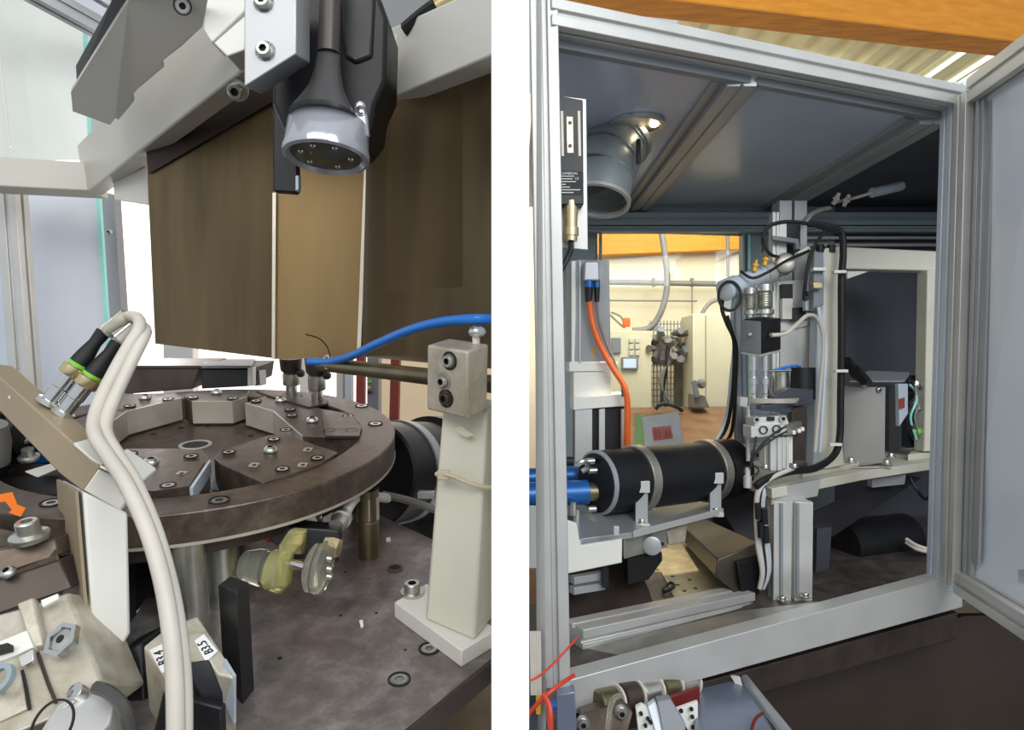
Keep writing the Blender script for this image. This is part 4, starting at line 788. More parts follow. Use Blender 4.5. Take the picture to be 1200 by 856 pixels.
# ---- spindle motor on its tray
t = T('spindle_motor', 'black cylindrical spindle motor lying on the slide tray in two steel clamps', 'motor', P(775, 600, 1.75))
a, b_ = P(700, 566, 1.66), P(856, 549, 1.90); ax_ = b_-a; L = ax_.length
MB().lathe(a, ax_, [(0, .07), (.004, .078), (L*.86, .078), (L*.87, .078)], 40).build('housing', M['blackm'], t)
MB().lathe(a-ax_.normalized()*.006, ax_, [(0, .074), (.004, .079), (.009, .079)], 40).build('end_ring', M['alu_dark'], t)
MB().lathe(a-ax_.normalized()*.008, ax_, [(0, .07), (.003, .0735)], 40).build('end_face', M['blackm'], t)
MB().lathe(a+ax_*.86, ax_, [(0, .079), (.012, .082), (L*.14, .082), (L*.15, .06)], 40).build('end_cap', M['blackm'], t)
for i, f in enumerate((.26, .80)):
    c = a+ax_*f
    MB().ring(c-ax_.normalized()*.012, ax_, .0845, .078, .026, 40).build('clamp_ring', M['alu_raw'], t, .001)
    fr = (c-V((0, 0, 0))).normalized()
    p = c-Y*.083
    MB().box(p-Z*.005, (.036, .02, .028)).build('clamp_lug', M['alu'], t, .001)
    MB().prism([p+V((-.015, .0, -.012)), p+V((.015, .0, -.012)), p+V((.015, .0, -.098)), p+V((-.015, .0, -.098))], Y*.014).build('clamp_leg', M['alu_dark'], t, .001)
    MB().box(p+V((0, .0, -.098)), (.034, .03, .012)).build('clamp_foot', M['alu'], t, .001)
    screw(t, p+V((0, -.002, -.09)), Z, .007, 'cap'); screw(t, p+V((0, 0, .01)), Z, .0055, 'dome')
for px, py in ((692, 541), (695, 552), (694, 597)): MB().cyl(P(px-5, py, 1.645), P(px+4, py-.5, 1.65), .008, n=10).build('nozzle', M['zinc'], t)
t = T('blue_coupling', 'two blue fluid couplings entering the spindle motor from the left', 'coupling', P(660, 600, 1.6))
for i, (y0, y1, h) in enumerate([(560, 557, .024), (580, 577, .030)]):
    MB().cyl(P(600, y0+1, 1.63+.1*(1-i)), P(688, y1, 1.66+.1*(1-i)), h).build('coupling_body', M['blue_m'], t)
    MB().cyl(P(688, y1, 1.66+.1*(1-i)), P(698, y1, 1.665+.1*(1-i)), h*.8).build('brass_neck', M['brassy'], t)
MB().cyl(P(664, 541, 1.6), P(672, 541, 1.6), .011).build('black_knob', M['rubber'], t)
MB().tube([P(676, 545, 1.6), P(684, 541, 1.6), P(690, 547, 1.62), P(682, 553, 1.62)], .0065, 8, 4).build('elbow_fitting', M['zinc'], t)
for q in ((672, 604), (676, 612)): MB().lathe(P(*q, 1.6), Z, [(0, .009), (.03, .008)], 10).build('hose_fitting', M['zinc'], t)
t = T('slide_tray', 'grey slide tray with raised edge carrying the spindle motor', 'tray', P(760, 660, 1.6))
tr = [P(664, 634, 1.50), P(742, 624, 1.56), P(848, 597, 1.77), P(830, 585, 1.98), P(690, 602, 1.82), P(676, 606, 1.6)]
MB().prism(tr, -Z*.014).build('tray_floor', M['alu_dark'], t, .001)
MB().prism([P(742, 623, 1.555), P(848, 596, 1.765), P(848, 603, 1.765), P(742, 631, 1.555)], Y*.006).build('tray_lip', M['alu'], t, .001)
MB().prism([P(620, 596, 1.46), P(676, 614, 1.47), P(680, 640, 1.47), P(729, 632, 1.52), P(729, 660, 1.52), P(650, 676, 1.46), P(620, 680, 1.44)], Y*.012).build('front_plate', M['white'], t, .002)
for q in ((678, 638), (722, 622)): MB().box(P(*q, 1.49), (.012, .012, .02)).build('stop_pin', M['alu'], t, .001)
t = T('slide_lock', 'grey slide carriage with a round lock knob under the tray', 'slide', P(755, 660, 1.6))
MB().prism([P(731, 628, 1.57), P(782, 616, 1.66), P(782, 642, 1.66), P(731, 656, 1.57)], Y*.05).build('carriage', M['alu_raw'], t, .002)
MB().lathe(P(764, 638, 1.62), V((-.2, -1, 0)), [(0, .023), (.018, .022), (.02, .018)], 24).build('lock_knob', M['alu_dark'], t)
for q in ((741, 645), (776, 638)): MB().lathe(P(*q, 1.6), -Y, [(0, .005), (.002, .0045)], 10).build('hole', M['ink'], t)
MB().prism([P(782, 622, 1.67), P(806, 614, 1.72), P(803, 636, 1.72), P(784, 640, 1.67)], Y*.05).build('end_block', M['alu_cast'], t, .003)
MB().prism([P(736, 656, 1.58), P(776, 648, 1.66), P(776, 658, 1.66), P(760, 680, 1.66), P(736, 686, 1.6)], Y*.06).build('lower_bracket', M['black'], t, .002)
MB().prism([P(664, 650, 1.72), P(736, 642, 1.78), P(760, 690, 1.72), P(768, 716, 1.62), P(664, 745, 1.5)], Y*.01-Z*.004).build('under_tray_plate', M['steel_d'], None, .001, 'dark steel plate under the slide tray behind the front sill', 'plate')  # dark steel plate below the tray
t = T('pneumatic_rails', 'two pale horizontal rails between the left post and the dark steel plate', 'rail', P(690, 690, 1.55))
for y in (676, 688): MB().bar(P(670, y+4, 1.5), P(706, y-2, 1.54), .02, .016).build('rail', M['alu_dark'], t, .001)
MB().bar(P(709, 665, 1.52), P(709, 688, 1.52), .014, .014, Y).build('rail_post', M['blackm'], t)
t = T('support_beam', 'heavy square steel beam running forward on the machine floor from under the motor', 'beam', P(850, 690, 1.75))
MB().prism([P(841, 656, 1.72), P(889, 636, 1.76), P(886, 692, 1.76), P(868, 700, 1.72), P(838, 676, 1.72)], V((-.02, .0, 0)), [P(800, 616, 2.25), P(826, 608, 2.25), P(826, 640, 2.25), P(815, 644, 2.25), P(800, 634, 2.25)]).build('beam', mat('dull_steel_beam', (88, 82, 70), .6, .4, .25, 10), t, .003)
MB().prism([P(864, 660, 1.715), P(892, 652, 1.75), P(890, 696, 1.75), P(872, 712, 1.715)], Y*.02).build('end_plate', M['blackm'], t, .002)
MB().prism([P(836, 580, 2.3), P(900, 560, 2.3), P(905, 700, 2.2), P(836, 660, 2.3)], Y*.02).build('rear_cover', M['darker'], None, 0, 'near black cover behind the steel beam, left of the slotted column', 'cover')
# ---- table on slotted column
t = T('side_table', 'aluminium table plate on a slotted profile column', 'table', P(925, 708, 1.74))
ZT = -.311
MB().prism([PZ(858, 556, ZT), PZ(905, 573, ZT), PZ(1010, 553, ZT), PZ(1112, 538.5, ZT), PZ(1112, 524, ZT), PZ(980, 528, ZT), PZ(900, 536, ZT), PZ(872, 544, ZT)], -Z*.026).build('table_plate', M['cream'], t, .002)
MB().slotbar(P(925, 586, 1.765), P(924, 706, 1.765), .10, .055, Y, .14, .3).build('column', M['alu'], t, .0015)
for x in (915.5, 934.5): MB().bar(P(x, 590, 1.735), P(x, 700, 1.735), .007, .006, Y).build('column_slot', M['grey'], t)
MB().prism([P(904, 574, 1.735), P(962, 562, 1.80), P(958, 582, 1.80), P(904, 592, 1.735)], Y*.02).build('corner_bracket', M['alu'], t, .001)
for q in ((917, 703), (944, 699)): screw(t, P(*q, 1.72), Z, .008, 'cap')
# ---- pick-and-place station
t = T('station_mast', 'upright aluminium profile mast with pale mounting plate behind the press head', 'mast', P(930, 545, 2.1))
MB().slotbar(P(925, 238, 2.12), P(925, 545, 2.1), .085, .06, Y, .12, .3).build('mast', M['alu_dark'], t, .001)
MB().slotbar(P(907, 250, 2.05), P(907, 560, 2.0), .02, .03, Y).build('side_profile', M['alu'], t, .001)
MB().prism([P(912, 330, 2.02), P(962, 326, 2.02), P(962, 368, 2.02), P(946, 382, 2.02), P(912, 390, 2.02)], Y*.02).build('upper_plate', M['alu'], t, .001)
MB().prism([P(914, 384, 2.03), P(964, 376, 2.03), P(964, 470, 2.03), P(914, 470, 2.03)], Y*.012).build('lower_plate', M['alu'], t, .001)
MB().prism([P(917, 333, 2.0), P(929, 333, 2.0), P(929, 350, 2.0), P(917, 350, 2.0)], Y*.02).build('dark_insert', M['blackm'], t)
MB().prism([P(917, 350, 1.995), P(929, 350, 1.995), P(929, 374, 1.995), P(917, 374, 1.995)], Y*.02).build('pale_insert', M['white'], t)
MB().prism([P(929, 361, 1.99), P(945, 360, 1.99), P(945, 376, 1.99), P(929, 376, 1.99)], Y*.02).build('valve_block', M['black'], t, .001)
MB().prism([P(921, 262, 2.04), P(938, 262, 2.04), P(938, 300, 2.04), P(921, 300, 2.04)], Y*.04).build('black_block', M['blackm'], t, .001)
MB().prism([P(913, 262, 2.03), P(922, 262, 2.03), P(922, 300, 2.03), P(913, 300, 2.03)], Y*.03).build('steel_block', M['alu'], t, .001)
MB().prism([P(905, 276, 2.0), P(936, 280, 2.0), P(938, 292, 2.0), P(933, 292, 2.0), P(932, 285, 2.0), P(905, 281, 2.0)], Y*.015).build('lever', M['grey'], t, .001)
t = T('cross_cylinder', 'grey pneumatic cylinder with yellow fittings lying across the top of the station', 'cylinder', P(880, 345, 1.9))
a, b_ = P(851, 340, 1.86), P(925, 309, 1.98)
MB().cyl(a, b_, .026).build('barrel', M['stripe'], t)
MB().lathe(a-(b_-a).normalized()*.01, b_-a, [(0, .022), (.004, .03), (.05, .03), (.052, .027)], 24).build('end_cap', M['stripe'], t)
MB().lathe(a+(b_-a)*.55, b_-a, [(0, .032), (.03, .034), (.035, .03)], 24).build('middle_collar', M['alu'], t)
MB().lathe(P(918, 311, 1.93), V((-.2, -1, .1)), [(0, .03), (.03, .028), (.034, .022)], 24).build('knuckle', M['alu_raw'], t)
for q in ((884, 313), (896, 306)): MB().lathe(P(*q, 1.88)-Z*.012, V((.2, 0, 1)), [(0, .006), (.012, .006), (.014, .009), (.02, .009), (.024, .004), (.032, .003)], 10).build('yellow_fitting', M['yel'], t)
MB().tube([P(868, 318, 1.86), P(882, 326, 1.84), P(902, 318, 1.84), P(921, 306, 1.86), P(948, 294, 1.9)], .004, 8, 5).build('air_line', M['rubber'], t)
MB().cyl(P(934, 300, 1.9), P(947, 292, 1.92), .009).build('white_sleeve', M['cream'], t)
t = T('spindle_press', 'dark press head block with two ribbed spindles and two steel rods', 'press', P(891, 470, 1.8))
d = 1.82
for px, y0, y1, r in ((879, 338, 372, .014), (896, 334, 372, .021)):
    pr = []; L = (y1-y0)*d/800
    pr = [(0, r*1.1), (L*.2, r*1.1), (L*.21, r*.8)]
    for k in range(7): f = .24+k*.07; pr += [(L*f, r*.85), (L*(f+.03), r*1.05)]
    pr += [(L*.76, r*.7), (L*.77, r*1.15), (L*.9, r*1.15), (L*.91, r*.6), (L, r*.6)]
    MB().lathe(P(px, y0, d), -Z, pr, 20).build('ribbed_spindle', M['zinc'], t)
hb = [P(868, 375, 1.84), P(891.5, 377, 1.78), P(915, 373, 1.85)]; hb.append(hb[0]+hb[2]-hb[1])
MB().prism(hb, -Z*.085).build('head_block', M['blackm'], t, .001)
MB().prism([hb[0]-Y*.002, hb[1]-Y*.002, hb[1]-Y*.002-Z*.085, hb[0]-Y*.002-Z*.085], V((.0, .002, 0))).build('grey_face', M['grey'], t)
MB().lathe(P(879.5, 392, 1.80), V((-.7, -1, 0)), [(0, .005), (.006, .004)], 10).build('port', M['alu'], t)
MB().lathe(P(903, 393, 1.80), V((.8, -1, 0)), [(0, .007), (.012, .006), (.014, .004)], 12).build('air_port', M['zinc'], t)
lp = [p-Z*.086+(p-hb[3]).normalized()*.0 for p in hb]
MB().prism(lp, -Z*.006).build('bottom_plate', M['alu'], t, .001)
for i, px in enumerate((883, 897)):
    MB().lathe(P(px, 413, 1.82), -Z, [(0, .011), (.05, .011), (.051, .008), (.066, .008), (.067, .0125), (.086, .0125), (.087, .010), (.11, .010), (.112, .012), (.125, .012)], 18).build('steel_rod', M['chrome'], t)
t = T('round_plate', 'round steel plate on a thin post under the press rods', 'plate', P(898, 545, 1.85))
MB().lathe(PZ(900, 466, -.088), -Z, [(0, .078), (.012, .078), (.013, .07)], 40).build('disc', M['steel_l'], t)
MB().prism([P(867, 465, 1.80), P(876, 466, 1.79), P(876, 478, 1.79), P(867, 476, 1.80)], Y*.02).build('tab', M['alu'], t, .001)
MB().cyl(P(877, 476, 1.8), P(877, 512, 1.8), .006).build('post', M['zinc'], t)
MB().lathe(P(877, 505, 1.8), -Z, [(0, .006), (.002, .009), (.02, .009), (.022, .007), (.08, .006)], 12).build('post_fitting', M['alu'], t)
t = T('dark_gripper', 'dark steel gripper blocks on black cylinder beside the round plate', 'gripper', P(925, 490, 1.85))
MB().prism([P(907, 464, 1.78), P(928, 455, 1.80), P(953, 457, 1.86), P(953, 470, 1.86), P(935, 476, 1.80), P(907, 474, 1.78)], Y*.05).build('upper_jaw', M['darkwall'], t, .002)
MB().prism([P(892, 476, 1.76), P(940, 470, 1.80), P(953, 468, 1.86), P(953, 474, 1.86), P(922, 485, 1.77), P(892, 481, 1.76)], Y*.04).build('lower_jaw', M['darkwall'], t, .002)
MB().cyl(P(941, 431, 1.93), P(941, 468, 1.93), .033).build('black_cylinder', M['blackm'], t)
MB().cyl(P(916, 436, 1.95), P(916, 464, 1.95), .02).build('steel_cylinder', M['zinc'], t)
MB().tube([P(902, 436, 1.88), P(915, 432, 1.88), P(930, 429, 1.9), P(938, 430, 1.92)], .004, 8, 4).build('blue_tube', M['blue'], t)
MB().cyl(P(900, 435, 1.86), P(926, 434, 1.9), .004).build('thin_rod', M['chrome'], t)
t = T('air_gripper', 'bright silver pneumatic gripper body on a short alloy stand', 'gripper', P(912, 555, 1.8))
d = 1.74
MB().prism([P(883, 490, d), P(921, 487, d), P(925, 496, d), P(921, 500, d), P(884, 500, d)], Y*.06).build('upper_body', M['alu'], t, .002)
MB().prism([P(880, 500, d-.02), P(921, 498, d-.02), P(922, 510, d-.02), P(880, 514, d-.02)], Y*.06).build('lower_body', M['alu'], t, .002)
MB().prism([P(921, 498, d-.02), P(940, 494, d+.04), P(940, 508, d+.04), P(922, 512, d-.02)], Y*.03).build('side_body', M['alu_raw'], t, .002)
for q in ((886, 492), (917, 491)): MB().ring(P(*q, d-.004), -Y, .0085, .005, .006, 18).build('upper_ring', M['zinc'], t); MB().lathe(P(*q, d-.002), -Y, [(0, .005), (.001, .004)], 12).build('upper_bore', M['ink'], t)
for q in ((894.5, 504), (910, 503)): MB().ring(P(*q, d-.022), -Y, .0105, .0085, .004, 22).build('lower_ring', M['ink'], t)
MB().box(P(903, 491, d-.002), (.018, .008, .01)).build('slot', M['ink'], t)
for q in ((936, 505), (930, 507), (940, 503)): MB().box(P(*q, d+.0), (.008, .01, .01)).build('terminal', M['white'], t, .001)
MB().prism([P(896, 514, d+.01), P(929, 511, d+.03), P(929, 543, d+.03), P(896, 545, d+.01)], Y*.04).build('stand', M['white'], t, .001)
MB().slotbar(P(907, 512, d), P(907, 551, d), .03, .03, Y).build('stand_profile', M['alu'], t, .001)
MB().slotbar(P(919, 512, d), P(919, 549, d), .018, .02, Y).build('stand_profile', M['alu'], t, .001)
MB().prism([P(928, 480, d+.05), P(944, 476, d+.06), P(944, 540, d+.06), P(928, 540, d+.05)], Y*.03).build('rear_block', M['steel_d'], t, .001)
for q in ((897, 548), (931, 547)): screw(t, P(*q, d-.01), Z, .007, 'cap')
for i, pts in enumerate([[(921, 500, 1.70), (905, 510, 1.69), (890, 525, 1.69), (880, 545, 1.70), (880, 560, 1.71)], [(922, 506, 1.70), (904, 516, 1.69), (886, 532, 1.69), (879, 550, 1.69)],
                         [(886, 512, 1.72), (884, 525, 1.71), (879, 545, 1.70)]]):
    MB().tube([P(*q) for q in pts], .0028, 7, 5).build('gripper_lead', M['rubber'], None, 0, ['thin black lead from the silver gripper, the longer outer one', 'thin black lead from the silver gripper, the inner curved one', 'short black lead dropping from the left of the silver gripper'][i], 'lead', 'leads from the silver gripper')
MB().tube([P(880+9*math.cos(a), 552+6*math.sin(a), 1.70) for a in [k*math.pi/4 for k in range(8)]], .0025, 6, 4, True).build('lead_loop', M['rubber'], None, 0, 'small loop of thin black lead at the corner of the aluminium table', 'lead')
# white column with its manifold and cables
t = T('white_column', 'white square column with gusset foot on the aluminium table', 'column', P(972, 548, 1.98))
MB().prism([P(967, 291, 1.95), P(989, 288, 1.97), P(986, 530, 1.97), P(962, 540, 1.95)], Y*.06).build('tube', M['cream'], t, .003)
MB().prism([P(960, 296, 1.96), P(968, 292, 1.95), P(962, 540, 1.95), P(953, 545, 1.96)], Y*.05).build('side_face', M['stripe'], t, .002)
MB().prism([PZ(940, 555, ZT+.014), PZ(1007, 543, ZT+.014), PZ(1005, 533, ZT+.014), PZ(950, 540, ZT+.014)], -Z*.014).build('base_plate', M['cream'], t, .002)
MB().prism([P(987, 518, 1.97), P(989, 545, 1.97), P(966, 550, 1.93)], Y*.012).build('gusset', M['cream'], t, .001)
screw(t, PZ(997, 541, ZT+.018), Z, .011, 'cap')
for px in (961, 974): MB().cyl(P(px, 296, 1.96), P(px, 287, 1.96), .011).build('top_cap', M['rubber'], t)
t = T('valve_manifold', 'grey valve manifold strapped to the white column', 'valve', P(958, 360, 1.93))
MB().prism([P(954, 294, 1.92), P(965, 296, 1.92), P(965, 358, 1.92), P(953, 362, 1.92)], Y*.03).build('body', M['grey'], t, .003)
MB().box(P(959, 316, 1.91), (.036, .02, .009)).build('strap', M['white'], t, .001)
MB().box(P(957, 335, 1.905), (.026, .02, .018)).build('bright_nut', M['gold'], t, .002)
MB().prism([P(944, 340, 1.95), P(954, 338, 1.95), P(954, 364, 1.95), P(944, 364, 1.95)], Y*.02).build('port_plate', M['stripe'], t, .001)
for q in ((943, 350), (946, 344)): MB().lathe(P(*q, 1.92), -Y, [(0, .008), (.015, .007)], 10).build('plug', M['rubber'], t)
cb = lambda pts, r, m, lb, cat='cable', gr=None: MB().tube([P(*q) for q in pts], r, 8, 6).build('cable', M[m], None, 0, lb, cat, gr)
cb([(947, 262, 1.95), (965, 264, 1.94), (980, 268, 1.93), (987, 276, 1.92), (988, 300, 1.91), (986, 330, 1.9), (986, 400, 1.9), (985, 470, 1.9), (984, 512, 1.9), (977, 534, 1.88), (955, 549, 1.80), (925, 553, 1.74), (900, 561, 1.70), (886, 570, 1.68)], .0095, 'rubber', 'thick black cable running down the white column and across the table')
cb([(898, 292, 1.88), (894, 282, 1.88), (900, 266, 1.88), (922, 260, 1.88), (950, 263, 1.88), (968, 269, 1.9), (984, 272, 1.91)], .0055, 'rubber', 'black cable arching over the top of the mast')
cb([(897, 280, 1.86), (898, 292, 1.86), (904, 299, 1.87), (912, 301, 1.9)], .0045, 'rubber', 'black cable hook left of the lever')
cb([(966, 272, 1.89), (956, 286, 1.88), (948, 306, 1.88), (944, 330, 1.88), (942, 348, 1.89)], .005, 'rubber', 'black cable dropping from the arch to the manifold plugs')
MB().prism([P(895, 278, 1.86), P(900, 276, 1.86), P(899, 290, 1.86), P(894, 296, 1.86)], Y*.012).build('angle_plug', M['rubber'], None, .002, 'black angled plug hanging left of the lever above the yellow fittings', 'plug')
cb([(904, 393, 1.79), (920, 391, 1.8), (934, 380, 1.82), (946, 370, 1.85), (956, 372, 1.87), (963, 386, 1.88), (965, 410, 1.89), (960, 470, 1.9), (955, 530, 1.9)], .0055, 'cable', 'white air hose from the press head down the white column')
cb([(959, 360, 1.9), (962, 380, 1.9), (968, 400, 1.9), (966, 450, 1.9), (961, 530, 1.9)], .005, 'stripe', 'pale hose under the valve manifold')
cb([(983, 335, 1.92), (985, 372, 1.91), (987, 440, 1.9), (987, 500, 1.9)], .003, 'white', 'thin white wire right of the thick black cable')
cb([(945, 262, 2.0), (950, 252, 2.1), (962, 246, 2.2), (972, 244, 2.3)], .007, 'cable', 'white hose leaving the top of the mast to the ceiling')
for (px, py) in ((983, 319), (985, 435), (978, 521)): MB().box(P(px, py, 1.885), (.034, .02, .008)).build('cable_clip', M['white'], None, .001, {319: 'white cable clip on the upper part of the white column', 435: 'white cable clip beside the black connectors', 521: 'white cable clip at the foot of the white column'}[py], 'clip')
# cables on the left side of the station
for i, pts in enumerate([[(848, 345, 1.9), (846, 362, 1.9), (852, 380, 1.9), (860, 400, 1.92), (860, 440, 1.95), (856, 480, 1.98), (850, 504, 2.0), (838, 520, 2.0), (826, 532, 2.0)],
                         [(852, 370, 1.9), (857, 388, 1.9), (863, 410, 1.92), (862, 450, 1.95), (860, 490, 1.98), (856, 510, 2.0), (846, 524, 2.0)],
                         [(860, 350, 1.92), (858, 372, 1.92), (861, 396, 1.94), (857, 440, 1.97), (852, 486, 2.0), (842, 512, 2.0), (830, 526, 2.0)]]):
    cb(pts, .0055, ['rubber', 'rubber', 'stripe'][i], ['black cable hanging left of the press head, outermost', 'black cable hanging left of the press head, closest to it', 'pale hose hanging among the black cables left of the press head'][i])
MB().tube([P(855+13*math.cos(a), 347+17*math.sin(a), 1.83) for a in [k*math.pi/5 for k in range(10)]], .004, 8, 4, True).build('cable_ring', M['rubber'], None, 0, 'black cable ring around the left end of the cross cylinder', 'cable')
MB().slotbar(P(866, 345, 2.05), P(868, 530, 2.05), .03, .03, Y).build('cable_strut', M['grey'], None, .001, 'grey slotted strut behind the hanging cables left of the press head', 'strut')
t = T('hose_bundle', 'pale and grey hoses lying behind the end of the spindle motor', 'hose', P(870, 525, 2.05))
for k in range(4): MB().tube([P(826+k*6, 528-k*2, 2.05), P(846+k*3, 520-k, 2.03), P(866, 523+k*3, 2.0), P(890, 521+k*4, 2.0)], .007, 8, 5).build('hose', M[['cable', 'stripe', 'grey', 'rubber'][k]], t)
t = T('corner_hoses', 'bundle of white and black hoses bending down at the left of the slotted column', 'hose', P(892, 690, 1.7))
for k in range(5):
    MB().tube([P(930-k*7, 549+k*2, 1.74), P(905-k*3, 560+k*2, 1.70), P(889+k*1.5, 574+k, 1.69), P(886+k*2, 600, 1.70), P(888+k*3, 640, 1.71), P(893+k*2, 670, 1.72), P(890+k, 690, 1.73)], .0058, 8, 5).build('hose', M[['cable', 'stripe', 'rubber', 'cable', 'stripe'][k]], t)
for k, (px, py) in enumerate(((888, 590), (895, 596), (891, 612), (897, 618))): MB().cyl(P(px, py, 1.685), P(px+1, py+18, 1.69), .008).build('black_sleeve', M['rubber'], t)
MB().lathe(P(876, 548, 1.70), -Z, [(0, .007), (.02, .007), (.022, .010), (.05, .010), (.052, .006)], 12).build('inline_fitting', M['alu'], t)
# ---- white arch, grey box, dark stuff to the right
t = T('white_arch', 'white square tube arch standing behind the grey box', 'arch', P(1095, 535, 2.25))
MB().prism([P(982, 289, 2.35), P(1112, 295, 2.25), P(1110, 318, 2.25), P(982, 315, 2.35)], Y*.06).build('top_tube', M['cream'], t, .004)
MB().prism([P(1087, 316, 2.25), P(1104, 316, 2.25), P(1100, 528, 2.25), P(1083, 530, 2.25)], Y*.06).build('leg', M['cream'], t, .004)
MB().prism([P(1104, 297, 2.25), P(1116, 297, 2.28), P(1112, 528, 2.28), P(1100, 528, 2.25)], Y*.05).build('leg_side', M['grey'], t, .002)
MB().prism([P(993, 318, 2.34), P(1019, 318, 2.34), P(993, 327, 2.34)], Y*.01).build('gusset', M['white'], t, .001)
MB().prism([PZ(1064, 533, ZT+.02), PZ(1110, 528, ZT+.02), PZ(1110, 522, ZT+.02), PZ(1070, 526, ZT+.02)], -Z*.02).build('foot', M['cream'], t, .002)
for q in ((1075, 527), (1090, 528)): screw(t, PZ(*q, ZT+.026), Z, .011, 'cap')
t = T('grey_box', 'tall grey sheet metal box with bolted feet behind the white column', 'box', P(1010, 545, 2.1))
MB().prism([P(988, 452, 2.12), P(1013, 454, 2.05), P(1038, 453, 2.08), P(1037, 543, 2.08), P(1010, 546, 2.05), P(988, 543, 2.12)], Y*.10).build('shell', mat('brushed_grey_box', (158, 154, 150), .4, .42, .06, 8), t, .002)
MB().prism([P(987, 548, 2.03), P(1046, 547, 2.05), P(1046, 543, 2.12), P(990, 544, 2.12)], -Z*.004).build('flange', M['steel_l'], t)
for q in ((1039, 543, 2.04), (1044, 535, 2.1), (1030, 457, 2.06)): screw(t, P(*q), Z if q[1] > 500 else -Y, .009, 'cap' if q[1] > 500 else 'dome')
t = T('sheet_cover', 'grey sheet metal hood over the grey box', 'cover', P(1030, 452, 2.1))
MB().prism([P(996, 448, 2.02), P(1060, 448, 2.05), P(1066, 438, 2.2), P(1018, 436, 2.2)], Z*.004).build('hood', M['grey'], t)
MB().prism([P(1053, 450, 2.04), P(1064, 450, 2.06), P(1064, 485, 2.06), P(1054, 500, 2.04)], Y*.02).build('flap', M['stripe'], t, .001)
MB().prism([P(1053, 468, 2.035), P(1060, 466, 2.04), P(1060, 478, 2.04), P(1053, 480, 2.035)], -Y*.001).build('orange_mark', M['red'], t)
for i, (px, py) in enumerate(((998, 432), (1008, 440))):
    t = T('plug_connector', ['black round plug connector on the grey hood, the one nearer the white column', 'black round plug connector on the grey hood, the lower right one'][i], 'connector', P(px, py, 2.02), 'plugs on the grey hood')
    a, b_ = P(px-6, py-9+i*2, 2.0), P(px+5, py+6, 2.03)
    MB().cyl(a, b_, .014, .016).build('plug', M['rubber'], t); MB().cyl(b_, b_+(b_-a)*.25, .017).build('nut', M['chrome'], t)
t = T('valve_cluster', 'dark cluster of valves and tubes between the hood and the arch leg', 'valve', P(1076, 520, 2.3))
MB().prism([P(1042, 452, 2.2), P(1054, 452, 2.2), P(1054, 530, 2.2), P(1042, 530, 2.2)], Y*.04).build('dark_strip', M['black'], t)
MB().prism([P(1064, 440, 2.32), P(1086, 440, 2.32), P(1086, 522, 2.32), P(1064, 525, 2.32)], Y*.04).build('back_block', M['blackm'], t, .002)
random.seed(3)
for k in range(12):
    px, py = random.uniform(1056, 1084), random.uniform(446, 515)
    MB().lathe(P(px, py, 2.28), V((random.uniform(-.6, .6), -1, random.uniform(-.4, .4))), [(0, .012), (.01, .012), (.012, .008), (.02, .008)], 8).build('valve', M[['black', 'zinc', 'blackm', 'chrome', 'green', 'grey'][k % 6]], t)
for k in range(3): MB().tube([P(1060+k*6, 450, 2.27), P(1072+k*2, 462+k*6, 2.26), P(1062+k*5, 490, 2.26), P(1070+k*4, 515, 2.28)], .004, 7, 5).build('tube', M[['rubber', 'teal', 'cablegrey'][k]], t)
# ceiling cable and light bar at the rear right
t = T('led_bar', 'short white lamp tube with black end under the dark ceiling', 'lamp', P(1040, 225, 2.5))
MB().cyl(P(1022, 226, 2.25), P(1056, 218, 2.3), .016).build('tube', M['stripe'], t)
MB().bar(P(1078, 218, 2.5), P(1125, 219, 2.5), .03, .02).build('black_bar', M['black'], t)
MB().tube([P(1056, 219, 2.5), P(1070, 221, 2.5), P(1082, 217, 2.5)], .005, 6, 4).build('lead', M['rubber'], t)
cb([(975, 238, 2.3), (985, 236, 2.3), (1002, 232, 2.25), (1022, 226, 2.25)], .005, 'cable', 'white lead from the ceiling rail to the lamp tube')
for i, (px, py) in enumerate(((980, 233), (992, 235))): MB().lathe(P(px, py, 2.28), V((.3, -.5, 1)), [(-.02, .006), (-.006, .008), (.0, .014), (.006, .008), (.02, .006)], 8).build('wing_clip', M['white'], None, 0, ['white wing clip on the ceiling rail, left one', 'white wing clip on the ceiling rail, right one'][i], 'clip')
# below the table
t = T('lower_duct', 'dark sheet chute and pipe under the aluminium table', 'chute', P(1000, 660, 2.0))
MB().prism([P(952, 600, 2.0), P(1050, 555, 2.2), P(1080, 560, 2.3), P(960, 640, 1.95)], Y*.02-Z*.01).build('chute', M['darker'], t, .002)
MB().prism([P(1022, 562, 2.1), P(1062, 556, 2.15), P(1060, 568, 2.15), P(1022, 572, 2.1)], Y*.03).build('bracket', M['alu_dark'], t, .001)
MB().cyl(P(985, 640, 2.2), P(1060, 630, 2.3), .08).build('pipe', M['blackm'], t)
MB().prism([P(958, 620, 1.88), P(975, 618, 1.9), P(972, 668, 1.9), P(956, 672, 1.88)], Y*.05).build('box', M['darkwall'], t, .002)
t = T('white_hoses', 'two pale hoses lying in the dark under the table by the right post', 'hose', P(1090, 640, 2.2))
for k in range(2): MB().tube([P(1062, 632+k*4, 2.15), P(1075, 640+k*4, 2.12), P(1092, 644+k*3, 2.12), P(1115, 641+k*4, 2.15)], .006, 8, 5).build('hose', M['cable'], t)
MB().tube([P(1066, 560, 2.2), P(1075, 575, 2.18), P(1084, 585, 2.2), P(1092, 580, 2.25)], .005, 7, 5).build('dark_hose', M['rubber'], None, 0, 'dark hose loop hanging under the table near the right post', 'hose')
